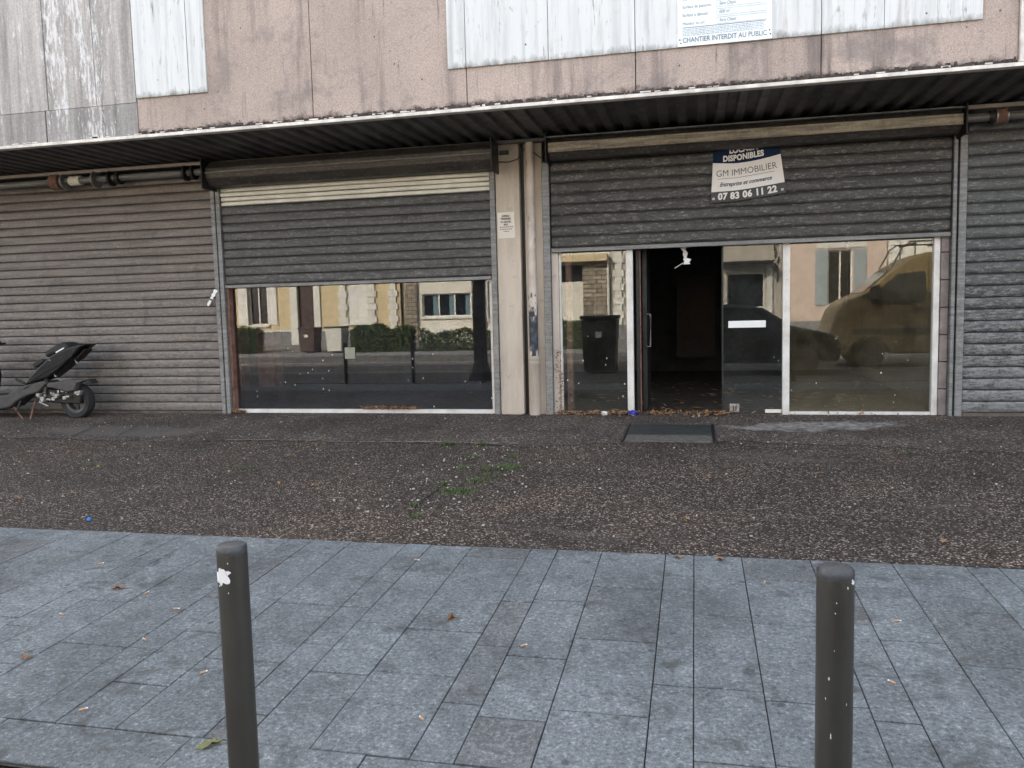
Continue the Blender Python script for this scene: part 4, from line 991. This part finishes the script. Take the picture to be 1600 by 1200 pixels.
for k in range(46):
    o = lf if k == 0 else copy_tree(lf); x, y = q.uniform(-8, 3.5), q.uniform(4.8, 9.0); o.location = (x, y, gz(y) + .004); o.rotation_euler = (0, 0, q.uniform(0, 6)); s_ = q.uniform(.5, 1.3); o.scale = (s_, s_, s_)
def crumple(name, x, y, r, mat, label, cat):
    b = B(); qq = random.Random(int(abs(x) * 1000)); n, m = 12, 7; vs = []; fs = []
    for j in range(m):
        for i in range(n):
            t_, p_ = 2 * math.pi * i / n, math.pi * (j + .5) / m; rr = r * qq.uniform(.65, 1.2)
            vs.append((x + rr * math.sin(p_) * math.cos(t_) * 1.2, y + rr * math.sin(p_) * math.sin(t_), gz(y) + r * .75 + rr * .8 * math.cos(p_)))
    for j in range(m - 1):
        for i in range(n): fs.append((j * n + i, j * n + (i + 1) % n, (j + 1) * n + (i + 1) % n, (j + 1) * n + i))
    fs += [tuple(range(n)), tuple((m - 1) * n + i for i in range(n))]
    tag(b.add(vs, fs).build(name, mat), label, cat)
crumple('wrapper', -.70, 9.36, .045, M['bluewrap'], 'crumpled blue wrapper at the foot of the white door post', 'wrapper')
crumple('crumpled_paper', -1.03, 9.38, .032, M['white'], 'crumpled white paper among the leaves below the narrow pane', 'paper')
crumple('blue_cap', -4.25, 4.9, .016, simple('cyan_foil', (.04, .22, .6), .4), 'bright blue scrap at the left edge of the pebble forecourt', 'scrap')

# ------------------------------------------------------------------ across the road: houses seen in the glass
HY = -17.0
def wall_holes(b, x0, x1, z0, z1, y, holes, depth=.22):
    X = sorted({x0, x1} | {h[0] for h in holes} | {h[1] for h in holes}); Z = sorted({z0, z1} | {h[2] for h in holes} | {h[3] for h in holes})
    for a, c in zip(X[:-1], X[1:]):
        for d, e in zip(Z[:-1], Z[1:]):
            mx, mz = (a + c) / 2, (d + e) / 2
            if any(h[0] < mx < h[1] and h[2] < mz < h[3] for h in holes): continue
            b.add([(a, y, d), (c, y, d), (c, y, e), (a, y, e)], [(0, 1, 2, 3)])
    for (a, c, d, e) in holes:
        b.add([(a, y, d), (c, y, d), (c, y, e), (a, y, e), (a, y - depth, d), (c, y - depth, d), (c, y - depth, e), (a, y - depth, e)], [(0, 1, 5, 4), (1, 2, 6, 5), (2, 3, 7, 6), (3, 0, 4, 7)])
def hwin(h, a, c, d, e, panes=2, shut=None, open_=True, curtain=False):
    y = HY - .18; fr = B(); t_ = .06
    fr.box(a, c, y, y + .06, d, d + t_); fr.box(a, c, y, y + .06, e - t_, e)
    for k in range(panes + 1):
        x = a + (c - a - t_) * k / panes; fr.box(x, x + t_, y, y + .06, d + t_, e - t_)
    f = fr.build('window', M['h_wood'], h)
    B().box(a, c, y - .03, y - .02, d, e).build('pane', M['h_glass'], f)
    if curtain:
        for k in range(panes): 
            x = a + (c - a) * (k + .62) / panes
            B().box(x, x + (c - a) / panes * .3, y - .019, y - .012, d + t_, e - t_).build('curtain', M['curtain'], f)
    B().box(a - .08, c + .08, HY - .02, HY + .09, d - .1, d - .002).build('sill', M['h_trim'], f)
    if shut:
        w = (c - a) / 2
        for x0, x1 in (((a - w - .03, a - .03), (c + .03, c + w + .03)) if open_ else ((a, a + w - .005), (a + w + .005, c))):
            yy = HY + .02 if open_ else HY - .06
            b = B(); b.box(x0, x1, yy, yy + .04, d, e)
            for k in range(6): b.box(x0 + .06, x1 - .06, yy + .04, yy + .052, e - .42 + k * .05, e - .395 + k * .05)
            for zz in (d + .25, (d + e) / 2): b.box(x0, x1, yy + .04, yy + .055, zz, zz + .08)
            b.build('shutter', shut, h)
def house(name, x0, x1, wallm, label, h_top, holes, plinth=None, zoff=-.3):
    h = root(name, ((x0 + x1) / 2, HY, -.15), label, 'house')
    b = B(); ups = [(a, c, 3.9, 5.3) for (a, c, d, e) in holes if c - a < 1.6 and h_top > 5.6]
    wall_holes(b, x0, x1, zoff, h_top, HY, holes + ups)
    b.box(x0, x0 + .2, HY - 8, HY - .25, zoff, h_top); b.box(x1 - .2, x1, HY - 8, HY - .25, zoff, h_top); b.box(x0, x1, HY - 8.2, HY - 8.01, zoff, h_top)
    b.build('wall', wallm, h, norm=False)
    B().box(x0 + .21, x1 - .21, HY - 1.2, HY - 1.1, zoff, h_top - .1).build('interior_wall', M['inwall'], h)
    rf = B(); rf.prism([(HY + .45, h_top), (HY - 4.1, h_top + 2.0), (HY - 8.6, h_top), (HY - 8.6, h_top - .12), (HY - 4.1, h_top + 1.88), (HY + .45, h_top - .12)], x0 - .02, x1 + .02, 'x')
    r_ = rf.build('roof', M['tile'], h); B().box(x0 + 1, x0 + 1.6, HY - 4.6, HY - 3.8, h_top + 1.2, h_top + 2.7).build('chimney', wallm, r_)
    if plinth: B().box(x0 + .01, x1 - .01, HY + .003, HY + .06, zoff, .5).build('plinth', plinth, h)
    for (a, c, d, e) in ups: hwin(h, a, c, d, e, 2, M['h_wood'])
    return h
def quoins(h, xc, z0, z1, w=.24, mat='h_trim', side=0):
    b = B(); z = z0; k = 0
    while z < z1:
        ww = w if k % 2 else w * .62
        b.box(xc - ww, xc + ww, HY + .004, HY + .09, z + .01, min(z + .3, z1) - .01); z += .3; k += 1
    return b.build('quoin', M[mat], h)
# cream house on the left
hs = [(-21.25, -20.25, .85, 2.75), (-18.62, -17.78, -.1, 2.75), (-16.05, -15.05, .85, 2.75)]
h = house('town_house', -25, -13.15, M['h_cream'], 'cream rendered house with white shutters and a brown door across the road', 6.4, hs, M['h_grey'])
hwin(h, *hs[0], 2, M['h_wood']); hwin(h, *hs[2], 2, M['h_wood'], False)
d = B().box(-18.6, -17.8, HY - .16, HY - .1, -.1, 2.75).build('door', M['h_door'], h)
b = B()
for (a, c) in ((-18.5, -18.25), (-18.15, -17.9)):
    for (z0, z1) in ((.15, .9), (1.0, 1.9), (2.0, 2.6)): b.box(a, c, HY - .1, HY - .085, z0, z1)
b.build('door_panel', M['h_door'], d)
b = B(); b.box(-19.0, -18.63, HY + .003, HY + .08, -.15, 2.8); b.box(-17.77, -17.45, HY + .003, HY + .08, -.15, 2.8); b.box(-19.0, -17.45, HY + .003, HY + .1, 2.81, 3.1); b.build('door_surround', M['h_trim'], h)
for xq in (-16.28, -14.82): quoins(h, xq, .55, 3.0)
quoins(h, -13.75, .55, 6.2); quoins(h, -21.45 - 1, .55, 3.0)
B().box(-24.9, -13.2, HY + .062, HY + .1, .5, .6).build('string_course', M['h_trim'], h)
B().tube([(-13.32, HY + .08, -.15), (-13.32, HY + .08, 6.2)], .05, 8).build('rainwater_pipe', M['darkmetal'], h)
# pale house with stone piers
hs = [(-12.35, -10.0, 1.05, 2.12), (-5.85, -4.83, .75, 3.2), (-9.15, -8.1, .9, 2.6)]
h = house('stone_pier_house', -13.14, -3.62, M['h_white'], 'white house with rough stone piers and a roller-shuttered opening across the road', 5.2, hs, M['h_trim'])
hwin(h, *hs[0], 3, None, True, True); hwin(h, *hs[2], 2, M['h_wood'])
for (a, c, z1) in ((-13.13, -12.55, 3.3), (-9.9, -9.3, 3.3), (-4.8, -3.66, 3.25)): B().box(a, c, HY + .061, HY + .16, -.2, z1).build('stone_pier', M['stone'], h)
rs = B().box(-5.84, -4.84, HY - .12, HY - .1, .76, 2.45); 
for k in range(14): rs.box(-5.84, -4.84, HY - .1, HY - .085, 1.2 + k * .09, 1.28 + k * .09)
rs.build('roller_blind', M['h_white'], h); B().box(-5.84, -4.84, HY - .2, HY - .18, 2.46, 3.19).build('dark_opening', M['h_glass'], h)
B().box(-13.1, -3.7, HY + .06, HY + .62, 3.31, 3.6).build('canopy_band', M['h_cream'], h)
B().tube([(-3.68, HY + .2, -.15), (-3.68, HY + .2, 3.3)], .05, 8).build('rainwater_pipe', M['h_wood'], h)
# narrow beige house
hs = [(1.35, 2.9, 1.1, 2.6), (-1.6, -.6, 1.0, 2.7)]
h = house('beige_house', -3.6, 3.58, M['h_beige'], 'beige house with quoined corner and a white casement across the road', 6.0, hs, M['h_grey'])
hwin(h, *hs[0], 1); hwin(h, *hs[1], 2, M['h_wood'])
quoins(h, -3.25, .5, 5.9)
B().box(1.0, 3.2, HY + .06, HY + .9, 2.95, 3.05).build('porch_roof', M['darkmetal'], h)
B().box(2.98, 3.2, HY + .01, HY + .1, .5, 2.94).build('window_surround', M['h_trim'], h)
b = B()
for k in range(7): b.tube([(3.36 + .1 * math.sin(k), HY + .1, 2.2 + k * .25), (3.36 + .1 * math.cos(k * 2), HY + .1, 2.45 + k * .25)], .03, 6)
b.build('iron_scroll', M['darkmetal'], h)
# pink house with blue-grey shutters
hs = [(5.42, 6.38, 1.15, 3.42)]
h = house('pink_house', 3.6, 7.68, M['h_pink'], 'pink house with blue-grey shutters across the road', 6.6, hs, M['h_grey'])
hwin(h, *hs[0], 2, M['h_blue'])
b = B()
for k in range(7):
    a = 4.95 + k * .28; b.box(a + .005, a + .275, HY + .004, HY + (.09 if k == 3 else .05), 3.5, 3.95)
b.build('lintel', M['h_trim'], h)
B().box(7.1, 7.66, HY + .062, HY + .12, -.2, 6.5).build('pilaster', M['h_pink'], h)
# cream house at the right
hs = [(9.2, 10.2, 1.0, 3.1), (11.8, 12.7, -.1, 2.7)]
h = house('pale_house', 7.7, 15, M['h_white'], 'pale house right of the pink one across the road', 6.2, hs, M['h_grey'])
hwin(h, *hs[0], 2, M['h_wood']); B().box(11.82, 12.68, HY - .16, HY - .1, -.1, 2.7).build('door', M['h_door'], h)
quoins(h, 8.0, .5, 6.0)

# wheelie bins across the road and a big one on this side
def bin_(x, y, z0, w, d, hgt, mat, lidm, label, name='wheelie_bin'):
    o = root(name, (x, y, z0), label, 'bin')
    b = B(); t_ = .86
    vs = [(x + sx * w / 2 * s_, y + sy * d / 2 * s_, z0 + zz) for (zz, s_) in ((.06, t_), (hgt * .93, 1)) for (sx, sy) in ((-1, -1), (1, -1), (1, 1), (-1, 1))]
    b.add(vs, [(3, 2, 1, 0), (0, 1, 5, 4), (1, 2, 6, 5), (2, 3, 7, 6), (3, 0, 4, 7), (4, 5, 6, 7)]); b.build('tub', mat, o, bevel=.025)
    b = B(); b.box(x - w / 2 - .03, x + w / 2 + .03, y - d / 2 - .02, y + d / 2 + .03, z0 + hgt * .935, z0 + hgt); b.build('lid', lidm, o, bevel=.03)
    B().tube([(x - w * .4, y - d / 2 - .05, z0 + hgt * .9), (x + w * .4, y - d / 2 - .05, z0 + hgt * .9)], .02, 8).build('handle', lidm, o)
    for sx in (-1, 1): B().tube([(x + sx * w * .34, y - d * .3, z0 + .1), (x + sx * w * .46, y - d * .3, z0 + .1)], .1, 14).build('wheel', M['rubber'], o, smooth=50)
    B().box(x - .1, x + .08, y + d / 2 + .0, y + d / 2 + .012, z0 + hgt * .62, z0 + hgt * .72).build('label_plate', M['white'], o)
    return o
bin_(-15.55, -12.0, -.29, .72, .72, 1.06, M['brownbin'], M['brownbin'], 'brown wheelie bin on the far pavement, left of the grey one')
bin_(-14.35, -12.0, -.29, .74, .74, 1.08, M['h_trim'], M['greybin'], 'grey wheelie bin with a dark lid, sunlit paleness in its colour, far pavement')  # sunlit side of the grey bin is put into the pale tub colour
bin_(-2.38, -2.0, -.405, .92, .8, 1.47, M['darkgreen'], M['darkgreen'], 'big dark waste container at the near roadside, mirrored in the narrow pane', 'waste_container')

def wheel(o, x, y, z, r, w, sgn):
    t_ = B().wheel(x, y, z, [(r * .62, -w / 2), (r * .93, -w / 2), (r, -w * .3), (r, w * .3), (r * .93, w / 2), (r * .62, w / 2)], 30).build('wheel', M['rubber'], o, smooth=50)
    b = B().wheel(x, y + sgn * w * .3, z, [(.02, -.03), (r * .62, -.03), (r * .62, .03), (.02, .03)], 30)
    for k in range(5): a = k * 1.2566; b.tube([(x, y + sgn * w * .38, z), (x + r * .58 * math.cos(a), y + sgn * w * .38, z + r * .58 * math.sin(a))], .03, 6)
    b.build('rim', M['greyplas'], t_)
def body(o, prof, y0, y1, mat, belt, inset, name='body'):
    b = B(); n = len(prof); vs = []
    def dy(z): return max(0, z - belt) * inset
    for s_, y in ((1, y0), (-1, y1)): vs += [(x, y + s_ * dy(z), z) for (x, z) in prof]
    b.add(vs, [tuple(range(n)), tuple(range(2 * n - 1, n - 1, -1))] + [(i, i + n, (i + 1) % n + n, (i + 1) % n) for i in range(n)])
    return b.build(name, mat, o, bevel=.06, seg=3)
def panel(o, name, pts, yf, mat, th=.012, bev=0):       # side glass etc. on the +Y flank; yf(z) gives flank
    b = B(); n = len(pts); vs = [(x, yf(z) + .006, z) for (x, z) in pts] + [(x, yf(z) - th, z) for (x, z) in pts]
    b.add(vs, [tuple(range(n)), tuple(range(2 * n - 1, n - 1, -1))] + [(i, i + n, (i + 1) % n + n, (i + 1) % n) for i in range(n)]); return b.build(name, mat, o)
G = -.41
v = root('delivery_van', (6.2, -3.6, G), 'ochre yellow van facing left behind the black car, mirrored in the widest pane', 'van')
VX = 3.3; VS = 1.09
def vp(*pts): return [(VX + a * VS, G + z * VS) for (a, z) in pts]
y0, y1 = -4.7, -2.65
body(v, vp((0, .3), (-.02, .62), (.04, .95), (.16, 1.32), (.32, 1.52), (.75, 1.72), (1.35, 2.25), (1.75, 2.5), (2.1, 2.6), (5.35, 2.66), (5.45, 2.5), (5.45, .32), (4.75, .32), (4.7, .55), (4.45, .68), (4.15, .68), (3.95, .5), (3.9, .32), (1.3, .32), (1.25, .5), (1.05, .68), (.75, .68), (.5, .5), (.45, .3)), y0, y1, M['ochre'], G + 1.36, .09)
yv = lambda z: y1 - max(0, z - (G + 1.36)) * .09
panel(v, 'side_window', vp((.9, 1.45), (1.08, 1.8), (1.45, 2.12), (2.0, 2.18), (2.05, 2.1), (2.05, 1.5)), yv, M['carglass'])
panel(v, 'quarter_window', vp((.62, 1.6), (.88, 1.6), (.98, 1.83)), yv, M['carglass'])
for a in (.7, 2.1, 3.3): panel(v, 'door_seam', vp((a, .6), (a + .012, .6), (a + .012, 2.4 if a > 1 else 1.5), (a, 2.4 if a > 1 else 1.5)), yv, M['darkmetal'])
panel(v, 'side_moulding', vp((.5, .78), (5.3, .78), (5.3, .9), (.5, .9)), yv, M['blackmat'])
panel(v, 'door_handle', vp((1.75, 1.3), (1.98, 1.3), (1.98, 1.36), (1.75, 1.36)), lambda z: yv(z) + .025, M['blackmat'])
B().add([(VX + .74 * VS, y0 + .2, G + 1.735 * VS), (VX + .74 * VS, y1 - .2, G + 1.735 * VS), (VX + 1.3 * VS, y1 - .25, G + 2.235 * VS), (VX + 1.3 * VS, y0 + .25, G + 2.235 * VS)], [(0, 1, 2, 3)]).build('windscreen', M['carglass'], v)
for yy in (y0 + .25, y1 - .25): B().prism(vp((.03, .95), (.2, 1.3), (.3, 1.3), (.14, .93)), yy - .15, yy + .15).build('headlight', M['lamp'], v, bevel=.02)
mr = B().prism(vp((.85, 1.55), (1.05, 1.55), (1.05, 1.9), (.85, 1.85)), y1 + .02, y1 + .2).build('wing_mirror', M['blackmat'], v, bevel=.03)
b = B()
for a in (2.0, 2.7, 3.4, 4.1, 4.8): b.box(VX + a, VX + a + .05, y0 + .25, y1 - .25, G + 3.05, G + 3.09)
for yy in (y0 + .25, y1 - .29): b.box(VX + 1.9, VX + 5.2, yy, yy + .04, G + 3.091, G + 3.13)
for a in (2.0, 3.4, 4.8):
    for yy in (y0 + .27, y1 - .27): b.tube([(VX + a + .02, yy, G + 2.75), (VX + a + .02, yy, G + 3.06)], .015, 6)
b.tube([(VX + 1.95, y0 + .3, G + 3.12), (VX + 1.75, y0 + .3, G + 2.98), (VX + 1.5, y0 + .3, G + 2.5)], .02, 6)
b.tube([(VX + 1.95, y1 - .3, G + 3.12), (VX + 1.75, y1 - .3, G + 3.0), (VX + 1.5, y1 - .3, G + 2.5)], .02, 6)
b.build('roof_rack', M['darkmetal'], v)
for a in (.88, 4.32):
    for yy, s_ in ((y1 - .13, 1), (y0 + .13, -1)): wheel(v, VX + a * VS, yy, G + .36, .36, .22, s_)
c = root('parked_car', (1.0, -1.45, G), 'black estate car facing right before the yellow van, mirrored in the door glass', 'car')
CX = -1.1
def cp(*pts): return [(CX + a, G + z) for (a, z) in pts]
y0, y1 = -2.35, -.55
body(c, cp((.02, .35), (0, .75), (.05, 1.0), (.16, 1.12), (.42, 1.52), (.62, 1.62), (1.3, 1.68), (2.1, 1.66), (2.6, 1.58), (3.25, 1.16), (3.6, 1.08), (4.15, .95), (4.33, .78), (4.36, .5), (4.3, .32), (3.92, .3), (3.88, .5), (3.7, .68), (3.4, .68), (3.2, .5), (3.16, .3), (1.2, .3), (1.16, .5), (.98, .68), (.68, .68), (.48, .5), (.44, .32)), y0, y1, M['carblack'], G + 1.0, .22)
yc_ = lambda z: y1 - max(0, z - (G + 1.0)) * .22
panel(c, 'side_window', cp((.55, 1.1), (.68, 1.5), (1.55, 1.56), (1.55, 1.1)), yc_, M['carglass']); panel(c, 'side_window', cp((1.65, 1.1), (1.65, 1.56), (2.4, 1.53), (2.95, 1.12)), yc_, M['carglass'])
B().add([(CX + 2.64, y0 + .2, G + 1.575), (CX + 2.64, y1 - .2, G + 1.575), (CX + 3.24, y1 - .15, G + 1.185), (CX + 3.24, y0 + .15, G + 1.185)], [(0, 1, 2, 3)]).build('windscreen', M['carglass'], c)
for yy in (y0 + .25, y1 - .25): B().box(CX + 4.12, CX + 4.3, yy - .16, yy + .16, G + .78, G + .9).build('headlight', M['lamp'], c, bevel=.02)
for yy in (y0 + .2, y1 - .2): B().box(CX + .0, CX + .12, yy - .1, yy + .1, G + .85, G + 1.1).build('tail_light', M['redbrown'], c, bevel=.01)
panel(c, 'door_seam', cp((1.6, .5), (1.61, .5), (1.61, 1.05), (1.6, 1.05)), yc_, M['darkmetal'])
B().prism(cp((2.7, 1.08), (2.9, 1.08), (2.88, 1.24), (2.72, 1.26)), y1, y1 + .18).build('wing_mirror', M['carblack'], c, bevel=.03)
B().tube([(CX + 2.3, -1.2, G + 1.64), (CX + 2.2, -1.2, G + 1.95)], .004, 5).build('aerial', M['darkmetal'], c)
for a in (.83, 3.55):
    for yy, s_ in ((y1 - .12, 1), (y0 + .12, -1)): wheel(c, CX + a, yy, G + .33, .33, .2, s_)
